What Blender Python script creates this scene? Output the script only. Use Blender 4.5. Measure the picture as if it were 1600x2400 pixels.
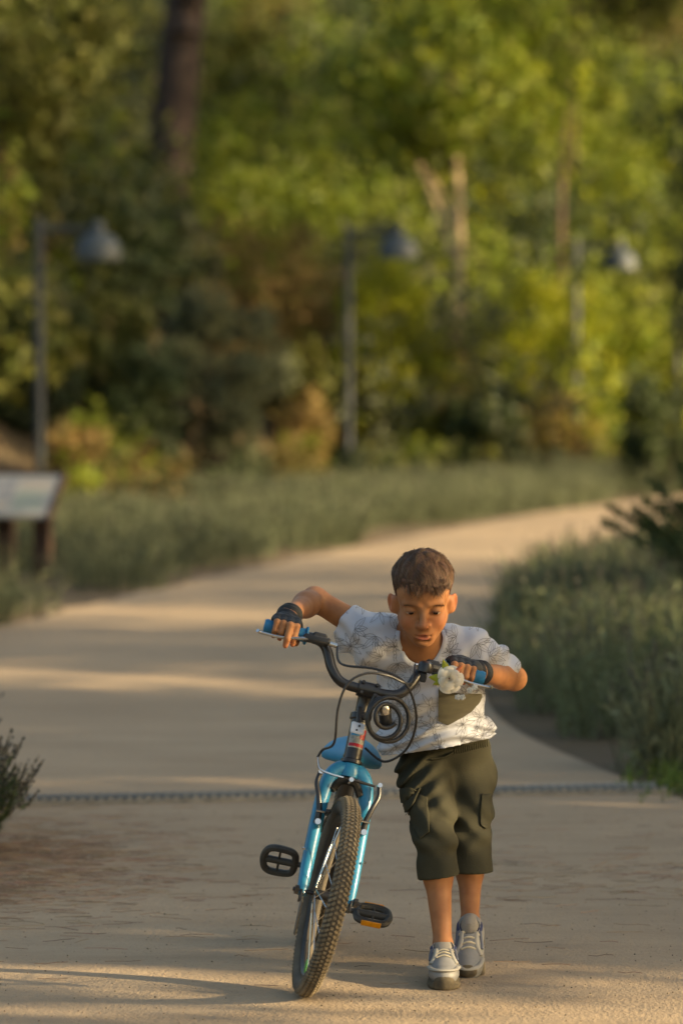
import bpy, math, random
import numpy as np
from mathutils import Vector, Matrix
from mathutils.bvhtree import BVHTree

for o in list(bpy.data.objects):
    bpy.data.objects.remove(o, do_unlink=True)
sc = bpy.context.scene
R = math.radians
rng = np.random.default_rng(7)
random.seed(7)

# ---------------------------------------------------------------- camera, sky, sun, exposure
CAM_Z, PITCH = 1.5, math.atan(330 / 9000)
cam_d = bpy.data.cameras.new('camera')
cam = bpy.data.objects.new('camera', cam_d)
sc.collection.objects.link(cam)
cam.location = (0, 0, CAM_Z)
cam.rotation_euler = (math.pi / 2 - PITCH, 0, 0)
cam_d.sensor_fit = 'VERTICAL'
cam_d.sensor_height = 36
cam_d.sensor_width = 24
cam_d.lens = 135
cam_d.clip_start = 0.1
cam_d.clip_end = 2000
cam_d.dof.use_dof = True
cam_d.dof.focus_distance = 9.55
cam_d.dof.aperture_fstop = 2.7
cam_d.dof.aperture_blades = 0
sc.camera = cam

SUN_EL, SUN_AZ = R(17), R(104)          # azimuth clockwise from +Y (the view direction): to the right, a little to the camera's side
to_sun = Vector((math.sin(SUN_AZ) * math.cos(SUN_EL), math.cos(SUN_AZ) * math.cos(SUN_EL), math.sin(SUN_EL)))
world = bpy.data.worlds.new('World')
sc.world = world
world.use_nodes = True
wn = world.node_tree.nodes
sky = wn.new('ShaderNodeTexSky')
sky.sky_type = 'NISHITA'
sky.sun_disc = False
sky.sun_elevation = SUN_EL
sky.sun_rotation = SUN_AZ
sky.dust_density = 3.5
sky.air_density = 1.0
sky.ozone_density = 0.6
world.node_tree.links.new(sky.outputs[0], wn['Background'].inputs[0])
wn['Background'].inputs[1].default_value = 0.12
sun_d = bpy.data.lights.new('sun', 'SUN')
sun_d.energy = 4.9
sun_d.angle = R(0.6)
sun_d.color = (1.0, 0.80, 0.54)
sun = bpy.data.objects.new('sun', sun_d)
sc.collection.objects.link(sun)
sun.location = to_sun * 60
sun.rotation_euler = (-to_sun).to_track_quat('-Z', 'Y').to_euler()
vs = sc.view_settings
vs.view_transform = 'Standard'
vs.look = 'None'
vs.gamma = 1
vs.use_curve_mapping = False
vs.exposure = 1.40
vs.use_white_balance = True
vs.white_balance_temperature = 7500
vs.white_balance_tint = 6
sc.render.engine = 'CYCLES'
sc.cycles.use_denoising = True
sc.cycles.max_bounces = 6
sc.cycles.diffuse_bounces = 3
sc.cycles.glossy_bounces = 2
sc.cycles.transmission_bounces = 3
sc.cycles.transparent_max_bounces = 4
sc.cycles.caustics_reflective = False
sc.cycles.caustics_refractive = False
sc.cycles.sample_clamp_indirect = 4

# ---------------------------------------------------------------- helpers
def at(px, py, d):
    """world point seen at a photograph pixel (1600 x 2400) at distance d along +Y"""
    cu, su = math.cos(PITCH), math.sin(PITCH)
    x, u, f = px - 800.0, 1200.0 - py, 9000.0
    vx, vy, vz = x, f * cu + u * su, -f * su + u * cu
    t = d / vy
    return np.array([vx * t, d, CAM_Z + vz * t])

def nrm(v):
    v = np.asarray(v, float)
    return v / max(np.linalg.norm(v), 1e-9)

def link(o, parent=None):
    sc.collection.objects.link(o)
    if parent is not None:
        o.parent = parent
    return o

def tag(o, label=None, cat=None, group=None, kind=None):
    if label: o['label'] = label
    if cat: o['category'] = cat
    if group: o['group'] = group
    if kind: o['kind'] = kind
    return o

def empty(name, loc=(0, 0, 0), rz=0.0):
    o = bpy.data.objects.new(name, None)
    o.empty_display_size = 0.1
    o.location = loc
    o.rotation_euler = (0, 0, rz)
    return link(o)

def copy_tree(o, parent=None):
    c = o.copy()
    sc.collection.objects.link(c)
    if parent is not None:
        c.parent = parent
    for ch in list(o.children):
        copy_tree(ch, c)
    return c

def fast_mesh(name, V, F, mat=None, smooth=True):
    """V (n,3), F (m,k) all faces with k corners"""
    V = np.asarray(V, np.float32)
    F = np.asarray(F, np.int32)
    me = bpy.data.meshes.new(name)
    me.vertices.add(len(V))
    me.vertices.foreach_set('co', V.ravel())
    m, k = F.shape
    me.loops.add(m * k)
    me.loops.foreach_set('vertex_index', F.ravel())
    me.polygons.add(m)
    me.polygons.foreach_set('loop_start', np.arange(m, dtype=np.int32) * k)
    me.update(calc_edges=True)
    if smooth:
        me.polygons.foreach_set('use_smooth', np.ones(m, bool))
    for mm in (mat if isinstance(mat, (list, tuple)) else [mat]):
        if mm: me.materials.append(mm)
    return me

def fast_obj(name, V, F, mat, parent=None, smooth=True, origin=None):
    if origin is not None:
        V = np.asarray(V) - np.asarray(origin)
    return link(bpy.data.objects.new(name, fast_mesh(name, V, F, mat, smooth)), parent)

def spline(pts, n=8, closed=False):
    P = [np.asarray(p, float) for p in pts]
    if len(P) == 2 and not closed:
        return [P[0] + (P[1] - P[0]) * i / n for i in range(n + 1)]
    out = []
    m = len(P)
    segs = m if closed else m - 1
    for i in range(segs):
        if closed:
            p0, p1, p2, p3 = P[(i - 1) % m], P[i], P[(i + 1) % m], P[(i + 2) % m]
        else:
            p0, p1, p2, p3 = P[max(i - 1, 0)], P[i], P[i + 1], P[min(i + 2, m - 1)]
        for j in range(n):
            t = j / n
            out.append(0.5 * ((2 * p1) + (p2 - p0) * t + (2 * p0 - 5 * p1 + 4 * p2 - p3) * t * t + (3 * p1 - p0 - 3 * p2 + p3) * t ** 3))
    if not closed:
        out.append(P[-1])
    return out

class MB:
    def __init__(s):
        s.v, s.f = [], []
    def add(s, V, F):
        b = len(s.v)
        s.v += [tuple(float(c) for c in p) for p in V]
        s.f += [tuple(int(i) + b for i in q) for q in F]
        return s
    def tube(s, pts, r, n=10, caps=True, closed=False, flat=None, up=None):
        P = [np.asarray(p, float) for p in pts]
        m = len(P)
        rr = [r] * m if np.isscalar(r) else [float(np.interp(i / max(m - 1, 1), np.linspace(0, 1, len(r)), r)) for i in range(m)]
        V, F = [], []
        ref = None
        for i in range(m):
            if closed:
                t = nrm(P[(i + 1) % m] - P[(i - 1) % m])
            else:
                t = nrm(P[min(i + 1, m - 1)] - P[max(i - 1, 0)])
            if ref is None:
                g = np.array([0, 0, 1.0]) if up is None else np.asarray(up, float)
                if abs(t @ g) > 0.95: g = np.array([1.0, 0.2, 0])
                ref = nrm(g - t * (g @ t))
            else:
                ref = nrm(ref - t * (ref @ t))
            b = np.cross(t, ref)
            fl = 1.0 if flat is None else flat
            for k in range(n):
                a = 2 * math.pi * k / n
                V.append(P[i] + (ref * math.cos(a) * fl + b * math.sin(a)) * rr[i])
        rings = m if closed else m - 1
        for i in range(rings):
            for k in range(n):
                i2 = (i + 1) % m
                F.append((i * n + k, i * n + (k + 1) % n, i2 * n + (k + 1) % n, i2 * n + k))
        if caps and not closed:
            F.append(tuple(range(n))[::-1])
            F.append(tuple((m - 1) * n + k for k in range(n)))
        return s.add(V, F)
    def box(s, c, size, ax=None, bevel=0.0):
        c = np.asarray(c, float)
        A = np.eye(3) if ax is None else np.array([nrm(a) for a in ax])
        h = np.asarray(size, float) / 2
        if bevel <= 0:
            V = [c + A[0] * h[0] * x + A[1] * h[1] * y + A[2] * h[2] * z for x in (-1, 1) for y in (-1, 1) for z in (-1, 1)]
            F = [(0, 1, 3, 2), (4, 6, 7, 5), (0, 4, 5, 1), (2, 3, 7, 6), (0, 2, 6, 4), (1, 5, 7, 3)]
            return s.add(V, F)
        b = bevel
        # chamfered: rings along axis 2
        ring = [(-1, -1, 1, 0), (1, -1, 1, 0), (1, -1, 0, 1), (1, 1, 0, 1), (1, 1, 1, 0), (-1, 1, 1, 0), (-1, 1, 0, 1), (-1, -1, 0, 1)]
        V, F = [], []
        for zz, ins in ((-1, 1), (-1, 0), (1, 0), (1, 1)):
            for (sx, sy, bx, by) in ring:
                x = sx * (h[0] - b * (bx + (ins if by else 0)) if bx else h[0] - b * ins)
                y = sy * (h[1] - b * (by + 0) if by else h[1] - b * ins)
                z = zz * (h[2] - (0 if ins else b)) 
                V.append(c + A[0] * x + A[1] * y + A[2] * z)
        for i in range(3):
            for k in range(8):
                F.append((i * 8 + k, i * 8 + (k + 1) % 8, (i + 1) * 8 + (k + 1) % 8, (i + 1) * 8 + k))
        F.append(tuple(range(8))[::-1])
        F.append(tuple(24 + k for k in range(8)))
        return s.add(V, F)
    def lathe(s, prof, base, axis=(0, 0, 1), n=20, a0=0, a1=2 * math.pi):
        ax = nrm(axis)
        g = np.array([1.0, 0, 0]) if abs(ax[0]) < 0.8 else np.array([0, 1.0, 0])
        u = nrm(g - ax * (g @ ax)); w = np.cross(ax, u)
        base = np.asarray(base, float)
        V, F = [], []
        for (r, h) in prof:
            for k in range(n):
                a = 2 * math.pi * k / n
                V.append(base + ax * h + (u * math.cos(a) + w * math.sin(a)) * r)
        for i in range(len(prof) - 1):
            for k in range(n):
                F.append((i * n + k, i * n + (k + 1) % n, (i + 1) * n + (k + 1) % n, (i + 1) * n + k))
        return s.add(V, F)
    def ell(s, c, rad, ax=None, n=14, m=9):
        c = np.asarray(c, float); rad = np.asarray(rad, float) * np.ones(3)
        A = np.eye(3) if ax is None else np.array([nrm(a) for a in ax])
        V, F = [], []
        for i in range(m + 1):
            th = math.pi * i / m
            for k in range(n):
                ph = 2 * math.pi * k / n
                q = (math.sin(th) * math.cos(ph) * rad[0], math.sin(th) * math.sin(ph) * rad[1], math.cos(th) * rad[2])
                V.append(c + A[0] * q[0] + A[1] * q[1] + A[2] * q[2])
        for i in range(m):
            for k in range(n):
                F.append((i * n + k, (i + 1) * n + k, (i + 1) * n + (k + 1) % n, i * n + (k + 1) % n))
        return s.add(V, F)
    def build(s, name, mat, parent=None, smooth=True, origin=None, auto=True):
        me = bpy.data.meshes.new(name)
        V = np.array(s.v)
        if origin is not None: V = V - np.asarray(origin)
        me.from_pydata(V.tolist(), [], s.f)
        me.materials.append(mat)
        me.update()
        if smooth:
            me.polygons.foreach_set('use_smooth', np.ones(len(me.polygons), bool))
            if auto:
                try: me.set_sharp_from_angle(angle=R(42))
                except Exception: pass
        return link(bpy.data.objects.new(name, me), parent)

# ---------------------------------------------------------------- materials
def mat(name, col, rough=0.6, var=0.0, scale=20.0, bump=0.0, bscale=80.0, metal=0.0, spec=0.4, sss=0.0, col2=None, coat=0.0, island=0.0, transl=0.0, detail=5.0, sheen=0.0):
    m = bpy.data.materials.new(name)
    m.use_nodes = True
    nt = m.node_tree; N = nt.nodes; L = nt.links
    b = N['Principled BSDF']
    b.inputs['Roughness'].default_value = rough
    b.inputs['Metallic'].default_value = metal
    b.inputs['Specular IOR Level'].default_value = spec
    b.inputs['Coat Weight'].default_value = coat
    b.inputs['Coat Roughness'].default_value = 0.08
    if sheen:
        b.inputs['Sheen Weight'].default_value = sheen
        b.inputs['Sheen Roughness'].default_value = 0.5
    if sss:
        b.inputs['Subsurface Weight'].default_value = sss
        b.inputs['Subsurface Radius'].default_value = (1.0, 0.35, 0.18)
        b.inputs['Subsurface Scale'].default_value = 0.012
    tc = N.new('ShaderNodeTexCoord')
    no = N.new('ShaderNodeTexNoise'); no.inputs['Scale'].default_value = scale; no.inputs['Detail'].default_value = detail
    L.new(tc.outputs['Object'], no.inputs['Vector'])
    c1 = np.array(col[:3]); c2 = np.array(col2[:3]) if col2 is not None else c1 * (1 - var)
    mx = N.new('ShaderNodeMix'); mx.data_type = 'RGBA'
    rp = N.new('ShaderNodeMapRange')
    rp.inputs[1].default_value = 0.32; rp.inputs[2].default_value = 0.68
    L.new(no.outputs['Fac'], rp.inputs[0]); L.new(rp.outputs[0], mx.inputs[0])
    mx.inputs[6].default_value = (*np.clip(c1 * (1 + (var * .4 if col2 is None else 0)), 0, 1), 1); mx.inputs[7].default_value = (*c2, 1)
    out = mx.outputs[2]
    if island:
        ge = N.new('ShaderNodeNewGeometry')
        hs = N.new('ShaderNodeHueSaturation')
        r1 = N.new('ShaderNodeMapRange'); r1.inputs[3].default_value = 1 - island; r1.inputs[4].default_value = 1 + island
        r2 = N.new('ShaderNodeMapRange'); r2.inputs[3].default_value = 0.5 - 0.05 * island; r2.inputs[4].default_value = 0.5 + 0.05 * island
        L.new(ge.outputs['Random Per Island'], r1.inputs[0]); L.new(r1.outputs[0], hs.inputs['Value'])
        ml = N.new('ShaderNodeMath'); ml.operation = 'FRACT'; m7 = N.new('ShaderNodeMath'); m7.operation = 'MULTIPLY'; m7.inputs[1].default_value = 17.31
        L.new(ge.outputs['Random Per Island'], m7.inputs[0]); L.new(m7.outputs[0], ml.inputs[0]); L.new(ml.outputs[0], r2.inputs[0]); L.new(r2.outputs[0], hs.inputs['Hue'])
        L.new(out, hs.inputs['Color']); out = hs.outputs[0]
    L.new(out, b.inputs['Base Color'])
    if bump:
        bn = N.new('ShaderNodeTexNoise'); bn.inputs['Scale'].default_value = bscale; bn.inputs['Detail'].default_value = 4
        L.new(tc.outputs['Object'], bn.inputs['Vector'])
        bp = N.new('ShaderNodeBump'); bp.inputs['Strength'].default_value = 1.0; bp.inputs['Distance'].default_value = bump
        L.new(bn.outputs['Fac'], bp.inputs['Height']); L.new(bp.outputs[0], b.inputs['Normal'])
    if transl:
        tr = N.new('ShaderNodeBsdfTranslucent'); L.new(out, tr.inputs['Color'])
        ms = N.new('ShaderNodeMixShader'); ms.inputs[0].default_value = transl
        L.new(b.outputs[0], ms.inputs[1]); L.new(tr.outputs[0], ms.inputs[2])
        L.new(ms.outputs[0], N['Material Output'].inputs['Surface'])
    return m

M = {}
M['soil'] = mat('pine_litter_soil', (0.13, 0.085, 0.045), 0.95, col2=(0.08, 0.06, 0.03), scale=1.2, bump=0.02, bscale=9)
M['bark'] = mat('pine_bark', (0.048, 0.032, 0.026), 0.95, col2=(0.022, 0.016, 0.014), scale=7, bump=0.03, bscale=10)
M['palebark'] = mat('pale_bark', (0.46, 0.36, 0.22), 0.9, col2=(0.32, 0.24, 0.15), scale=5, bump=0.01, bscale=14)
M['redbark'] = mat('reddish_bark', (0.15, 0.095, 0.07), 0.9, col2=(0.08, 0.05, 0.038), scale=5, bump=0.01, bscale=14)
LEAF = {
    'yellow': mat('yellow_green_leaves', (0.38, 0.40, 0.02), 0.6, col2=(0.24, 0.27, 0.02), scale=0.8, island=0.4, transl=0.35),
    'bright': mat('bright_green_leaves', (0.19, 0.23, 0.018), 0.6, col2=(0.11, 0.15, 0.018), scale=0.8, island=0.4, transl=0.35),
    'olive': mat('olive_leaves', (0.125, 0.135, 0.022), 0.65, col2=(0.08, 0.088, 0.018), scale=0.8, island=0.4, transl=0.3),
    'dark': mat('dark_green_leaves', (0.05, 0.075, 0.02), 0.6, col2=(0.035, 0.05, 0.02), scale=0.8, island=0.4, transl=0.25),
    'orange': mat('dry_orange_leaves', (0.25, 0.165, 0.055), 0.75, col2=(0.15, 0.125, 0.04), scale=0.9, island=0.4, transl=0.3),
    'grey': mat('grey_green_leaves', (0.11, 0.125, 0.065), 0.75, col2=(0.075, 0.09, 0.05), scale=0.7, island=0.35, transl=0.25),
    'conifer': mat('conifer_needles', (0.035, 0.065, 0.022), 0.6, col2=(0.05, 0.09, 0.025), scale=2.0, island=0.4, transl=0.2),
    'lavgreen': mat('lavender_foliage', (0.085, 0.115, 0.045), 0.75, col2=(0.055, 0.075, 0.035), scale=1.0, island=0.45, transl=0.25),
    'lavbed': mat('lavender_bed_foliage', (0.145, 0.18, 0.082), 0.75, col2=(0.20, 0.205, 0.12), scale=0.55, island=0.45, transl=0.25),
    'lavflower': mat('faded_lavender_spikes', (0.10, 0.092, 0.075), 0.85, col2=(0.07, 0.066, 0.052), scale=9.0, island=0.35, transl=0.1),
    'grass': mat('fresh_green_grass', (0.11, 0.17, 0.025), 0.6, col2=(0.08, 0.13, 0.02), scale=4.0, island=0.4, transl=0.35),
    'pine': mat('shade_tree_leaves', (0.06, 0.09, 0.03), 0.6, var=0.3, island=0.4, transl=0.15),
}
M['drain'] = mat('galvanised_grate', (0.25, 0.235, 0.205), 0.6, var=0.3, scale=30, metal=0.15)
M['concrete'] = mat('pale_concrete_edging', (0.40, 0.35, 0.28), 0.9, var=0.25, scale=14, bump=0.002, bscale=60)
M['dark'] = mat('dark_void', (0.02, 0.018, 0.015), 0.95, var=0.3)
M['lamp'] = mat('dark_blue_grey_post_paint', (0.024, 0.031, 0.036), 0.55, var=0.12, scale=6)
M['shade'] = mat('blue_grey_shade_paint', (0.055, 0.070, 0.082), 0.55, var=0.1, scale=6)
M['lampglass'] = mat('lamp_diffuser', (0.5, 0.5, 0.47), 0.4, var=0.1)
M['wood'] = mat('dark_stained_wood', (0.06, 0.03, 0.019), 0.8, col2=(0.032, 0.017, 0.012), scale=9, bump=0.004, bscale=30)
# ---------------------------------------------------------------- ground, path
LE = np.array([(-1.6, -80), (-1.5, 0), (-1.28, 8), (-1.22, 12), (-1.7, 16), (-2.05, 21), (-1.85, 23.3), (-1.3, 26.2), (-.65, 29.3), (.05, 32.5), (.79, 35.5), (1.7, 39.2), (2.86, 43), (4.3, 46.6), (6.2, 50), (9, 53.5), (13, 57), (20, 61), (60, 78)], float)
RE = np.array([(2.2, -80), (2.0, 0), (1.75, 9), (1.5, 12.2), (1.12, 13.7), (.75, 15.8), (.66, 17.5), (.72, 20), (.9, 23), (1.35, 26.5), (2.0, 30), (3.0, 33.7), (4.3, 37), (6.2, 40.4), (9, 44), (13, 48), (20, 52), (60, 69)], float)

def poly_dist(X, Y, P):
    """signed distance, positive on the left of the travel direction"""
    best = np.full(X.shape, 1e9); sg = np.ones(X.shape)
    for a, b in zip(P[:-1], P[1:]):
        d = b - a
        t = np.clip(((X - a[0]) * d[0] + (Y - a[1]) * d[1]) / (d @ d), 0, 1)
        ex, ey = X - (a[0] + d[0] * t), Y - (a[1] + d[1] * t)
        q = np.hypot(ex, ey)
        s = np.sign(d[0] * ey - d[1] * ex)
        w = q < best - 1e-9
        best = np.where(w, q, best); sg = np.where(w, s, sg)
    return best * sg

def sstep(x, a, b):
    t = np.clip((x - a) / (b - a), 0, 1)
    return t * t * (3 - 2 * t)

def wob(x, y):
    return np.sin(x * 1.3 + y * .7) * .5 + np.sin(x * .53 - y * 1.1 + 2) * .5 + np.sin(x * 2.9 + 1.3 * y + 1) * .25

def ground_z(x, y):
    x = np.asarray(x, float); y = np.asarray(y, float)
    dl = poly_dist(x, y, LE)
    hill = np.clip(dl - 4.0, 0, None)
    hz = 0.34 * hill * sstep(hill, 0, 4) * sstep(y, 18, 42)
    hz = np.minimum(hz, 16 + 0.05 * hill)
    rough = 0.05 * wob(x, y) * sstep(np.maximum(dl, -poly_dist(x, y, RE)), 0.3, 2.5)
    return hz + rough - 0.012

def gz(x, y):
    return float(ground_z(np.array([x]), np.array([y]))[0])

def axis(a, b, fine0, fine1, step, coarse):
    return np.unique(np.concatenate([np.arange(fine0, fine1, step), np.linspace(a, fine0, coarse), np.linspace(fine1, b, coarse)]))
gx = axis(-400, 400, -26, 26, 0.5, 12); gy = axis(-200, 600, -6, 90, 0.5, 12)
GX, GY = np.meshgrid(gx, gy, indexing='ij')
GV = np.stack([GX, GY, ground_z(GX, GY)], -1).reshape(-1, 3)
nx, ny = len(gx), len(gy)
ii, jj = np.meshgrid(np.arange(nx - 1), np.arange(ny - 1), indexing='ij')
GF = np.stack([ii * ny + jj, (ii + 1) * ny + jj, (ii + 1) * ny + jj + 1, ii * ny + jj + 1], -1).reshape(-1, 4)
ground = fast_obj('ground', GV, GF, M['soil'])
tag(ground, kind='structure')

def path_material():
    m = bpy.data.materials.new('compacted_sandy_path'); m.use_nodes = True
    N = m.node_tree.nodes; L = m.node_tree.links; b = N['Principled BSDF']
    b.inputs['Roughness'].default_value = 0.92; b.inputs['Specular IOR Level'].default_value = 0.25
    tc = N.new('ShaderNodeTexCoord')
    def noise(s, det=5, sx=1.0, sy=1.0):
        mp = N.new('ShaderNodeMapping'); mp.inputs['Scale'].default_value = (sx, sy, 1)
        L.new(tc.outputs['Object'], mp.inputs['Vector'])
        n = N.new('ShaderNodeTexNoise'); n.inputs['Scale'].default_value = s; n.inputs['Detail'].default_value = det
        n.inputs['Roughness'].default_value = 0.65
        L.new(mp.outputs[0], n.inputs['Vector']); return n.outputs['Fac']
    def rng_(o, a, c, lo=0.0, hi=1.0):
        r = N.new('ShaderNodeMapRange'); r.inputs[1].default_value = a; r.inputs[2].default_value = c
        r.inputs[3].default_value = lo; r.inputs[4].default_value = hi
        L.new(o, r.inputs[0]); return r.outputs[0]
    def mixc(fac, A, B):
        x = N.new('ShaderNodeMix'); x.data_type = 'RGBA'; L.new(fac, x.inputs[0])
        for k, c in ((6, A), (7, B)):
            if isinstance(c, tuple): x.inputs[k].default_value = (*c, 1)
            else: L.new(c, x.inputs[k])
        return x.outputs[2]
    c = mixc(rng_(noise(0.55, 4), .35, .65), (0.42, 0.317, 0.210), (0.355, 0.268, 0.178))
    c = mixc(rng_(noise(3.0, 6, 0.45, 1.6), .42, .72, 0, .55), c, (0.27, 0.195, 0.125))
    c = mixc(rng_(noise(60, 3), .55, .75, 0, .45), c, (0.22, 0.165, 0.115))
    c = mixc(rng_(noise(190, 2), .60, .72, 0, .55), c, (0.13, 0.10, 0.075))
    c = mixc(rng_(noise(120, 2), .66, .76, 0, .5), c, (0.58, 0.5, 0.4))
    L.new(c, b.inputs['Base Color'])
    ad = N.new('ShaderNodeMath'); ad.operation = 'ADD'
    L.new(rng_(noise(95, 3), 0, 1, 0, .6), ad.inputs[0]); L.new(noise(9, 5), ad.inputs[1])
    bp = N.new('ShaderNodeBump'); bp.inputs['Distance'].default_value = 0.012; bp.inputs['Strength'].default_value = 0.8
    L.new(ad.outputs[0], bp.inputs['Height']); L.new(bp.outputs[0], b.inputs['Normal'])
    return m
M['path'] = path_material()

def resample(P, n):
    s = np.concatenate([[0], np.cumsum(np.hypot(*np.diff(P, axis=0).T))])
    t = np.linspace(0, 1, n)
    return s, t
def smooth_poly(P, n=10):
    return np.array(spline([np.append(p, 0) for p in P], n))[:, :2]
L2, R2 = smooth_poly(LE[1:-1]), smooth_poly(RE[1:-1])
def by_len(P, n):
    s = np.concatenate([[0], np.cumsum(np.hypot(*np.diff(P, axis=0).T))]); s /= s[-1]
    t = np.linspace(0, 1, n)
    return np.stack([np.interp(t, s, P[:, 0]), np.interp(t, s, P[:, 1])], 1)
nl, nw = 420, 25
A, B = by_len(L2, nl), by_len(R2, nl)
A[:, 0] += 0.03 * np.sin(np.arange(nl) * 1.7) + 0.03 * np.sin(np.arange(nl) * .63)
PV = np.zeros((nl, nw, 3))
for k in range(nw):
    t = k / (nw - 1)
    PV[:, k, :2] = A * (1 - t) + B * t
X_, Y_ = PV[..., 0], PV[..., 1]
edge = np.abs(np.linspace(-1, 1, nw))
PV[..., 2] = 0.004 + 0.006 * (1 - edge[None] ** 6) + 0.0035 * np.sin(Y_ * 2.3 + X_ * .8) * (1 - edge[None] ** 6) * .6
ii, jj = np.meshgrid(np.arange(nl - 1), np.arange(nw - 1), indexing='ij')
PF = np.stack([ii * nw + jj, ii * nw + jj + 1, (ii + 1) * nw + jj + 1, (ii + 1) * nw + jj], -1).reshape(-1, 4)
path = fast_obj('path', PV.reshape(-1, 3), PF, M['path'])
tag(path, kind='structure')

# ---------------------------------------------------------------- foliage generators
def leaf_quads(P, ln, wd, r, up_bias=0.0, direction=None, spread=1.0):
    n = len(P)
    a = r.normal(size=(n, 3))
    if direction is not None:
        a = np.asarray(direction) + a * spread
    a[:, 2] += up_bias
    a /= np.linalg.norm(a, axis=1, keepdims=True) + 1e-9
    c = r.normal(size=(n, 3)); b = np.cross(a, c); b /= np.linalg.norm(b, axis=1, keepdims=True) + 1e-9
    L_ = (ln * r.uniform(.6, 1.35, n))[:, None]; W_ = (wd * r.uniform(.6, 1.3, n))[:, None]
    V = np.stack([P - a * L_ * .5, P + b * W_ * .5, P + a * L_ * .5, P - b * W_ * .5], 1).reshape(-1, 3)
    F = np.arange(n * 4).reshape(n, 4)
    return V, F

def leaf_tris(P, ln, wd, r, up_bias=0.0):
    n = len(P)
    a = r.normal(size=(n, 3)); a[:, 2] += up_bias
    a /= np.linalg.norm(a, axis=1, keepdims=True) + 1e-9
    c = r.normal(size=(n, 3)); b = np.cross(a, c); b /= np.linalg.norm(b, axis=1, keepdims=True) + 1e-9
    L_ = (ln * r.uniform(.6, 1.35, n))[:, None]; W_ = (wd * r.uniform(.6, 1.3, n))[:, None]
    V = np.stack([P - a * L_ * .5 + b * W_ * .55, P + a * L_ * .55, P - a * L_ * .5 - b * W_ * .55], 1).reshape(-1, 3)
    return V, np.arange(n * 3).reshape(n, 3)

def crown_points(n, clumps, rad, r, clump_r=0.28, flat=1.0, hollow=0.5):
    d = r.normal(size=(clumps, 3)); d /= np.linalg.norm(d, axis=1, keepdims=True)
    q = r.uniform(hollow ** 3, 1, clumps) ** (1 / 3)
    C = d * q[:, None] * np.asarray(rad) * r.uniform(.8, 1.12, (clumps, 1))
    idx = r.integers(0, clumps, n)
    cr = clump_r * r.uniform(.6, 1.4, clumps)
    o = r.normal(size=(n, 3)); o /= np.linalg.norm(o, axis=1, keepdims=True)
    o *= (r.uniform(0, 1, n) ** 0.45)[:, None]
    o[:, 2] *= flat
    return C[idx] + o * cr[idx][:, None] * float(np.mean(rad))

def limb_mesh(mb, base, top, r0, r1, rs, wig=0.08, n=9, seg=9):
    b, t = np.asarray(base, float), np.asarray(top, float)
    ln = np.linalg.norm(t - b)
    pts = []
    ph = rs.uniform(0, 6)
    for i in range(5):
        k = i / 4
        w = ln * wig * math.sin(k * math.pi) if wig else 0
        pts.append(b + (t - b) * k + np.array([math.cos(ph + 2 * k), math.sin(ph + 2 * k), 0]) * w)
    mb.tube(spline(pts, seg // 3 + 1), [r0 * 1.25, r0 * .95, (r0 + r1) / 2, r1], n)

def make_tree(name, loc, trunk_top, r0, r1, crown_c, crown_r, leaf, bark, nleaf, ln, wd, seed, clumps=60, clump_r=.3, label='', cat='tree', group=None, limbs=6, wig=.03, hollow=.5):
    r = np.random.default_rng(seed)
    root = empty(name, loc)
    tag(root, label, cat, group)
    mb = MB()
    tt = np.array(trunk_top, float)
    limb_mesh(mb, (0, 0, -.3), tt, r0, r1, r, wig)
    cc = np.array(crown_c, float)
    for i in range(limbs):
        k = r.uniform(.45, 1)
        p = tt * k
        e = cc + r.normal(size=3) * np.asarray(crown_r) * .45
        limb_mesh(mb, p, e, r1 * .8, r1 * .2, r, .08, 6, 6)
    mb.build('trunk', bark, root)
    P = crown_points(nleaf, clumps, crown_r, r, clump_r, hollow=hollow) + cc
    V, F = leaf_tris(P, ln, wd, r)
    fast_obj('crown', V, F, leaf, root, smooth=False)
    return root

def make_shrub(name, loc, rad, leaf, nleaf, ln, wd, seed, label, clumps=40, clump_r=.33, cat='shrub', group=None, up=0.3, stems=9, bark=None):
    r = np.random.default_rng(seed)
    root = empty(name, loc)
    tag(root, label, cat, group)
    mb = MB()
    for i in range(stems):
        e = np.array([r.normal() * rad[0] * .45, r.normal() * rad[1] * .45, rad[2] * r.uniform(.9, 1.5)])
        limb_mesh(mb, (r.normal() * .06, r.normal() * .06, -.1), e, .022 * rad[2], .006, r, .08, 5, 6)
    mb.build('stem', bark or M['bark'], root)
    P = crown_points(nleaf, clumps, rad, r, clump_r, hollow=.35)
    P[:, 2] += rad[2] * .95
    P = P[P[:, 2] > 0.02]
    V, F = leaf_tris(P, ln, wd, r, up_bias=up)
    fast_obj('foliage', V, F, leaf, root, smooth=False)
    return root

# ---------------------------------------------------------------- trees that the photograph shows
t = make_tree('pine_tree', at(330, 470, 58), (1.3, 0.4, 8.0), .36, .25, (1.4, .4, 10.5), (3.2, 3.0, 2.2), LEAF['pine'], M['bark'], 5200, .22, .06, 11, label='thick dark pine trunk leaning on the slope, largest trunk in the wood')
t.location.z = gz(t.location.x, t.location.y) - .1
def slope_tree(name, px, d, tops, r0, r1, crown_c, crown_r, leaf, bark, n, seed, label, ln=.16, wd=.09):
    x = (px - 800) * d / 9000
    return make_tree(name, (x, d, gz(x, d) - .05), tops, r0, r1, crown_c, crown_r, leaf, bark, n, ln, wd, seed, label=label, limbs=2)
slope_tree('broadleaf_tree', 1032, 52, (.20, 0, 4.4), .075, .05, (.3, .3, 5.4), (1.9, 1.6, 1.5), LEAF['bright'], M['palebark'], 5200, 21, 'slender tree with pale sunlit trunk behind the middle lamp')
slope_tree('broadleaf_tree', 1335, 58, (.12, 0, 6.5), .05, .035, (.1, .2, 7.0), (2.2, 1.8, 2.0), LEAF['olive'], M['redbark'], 6000, 22, 'thin reddish trunk rising behind the pale far lamp')
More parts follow.
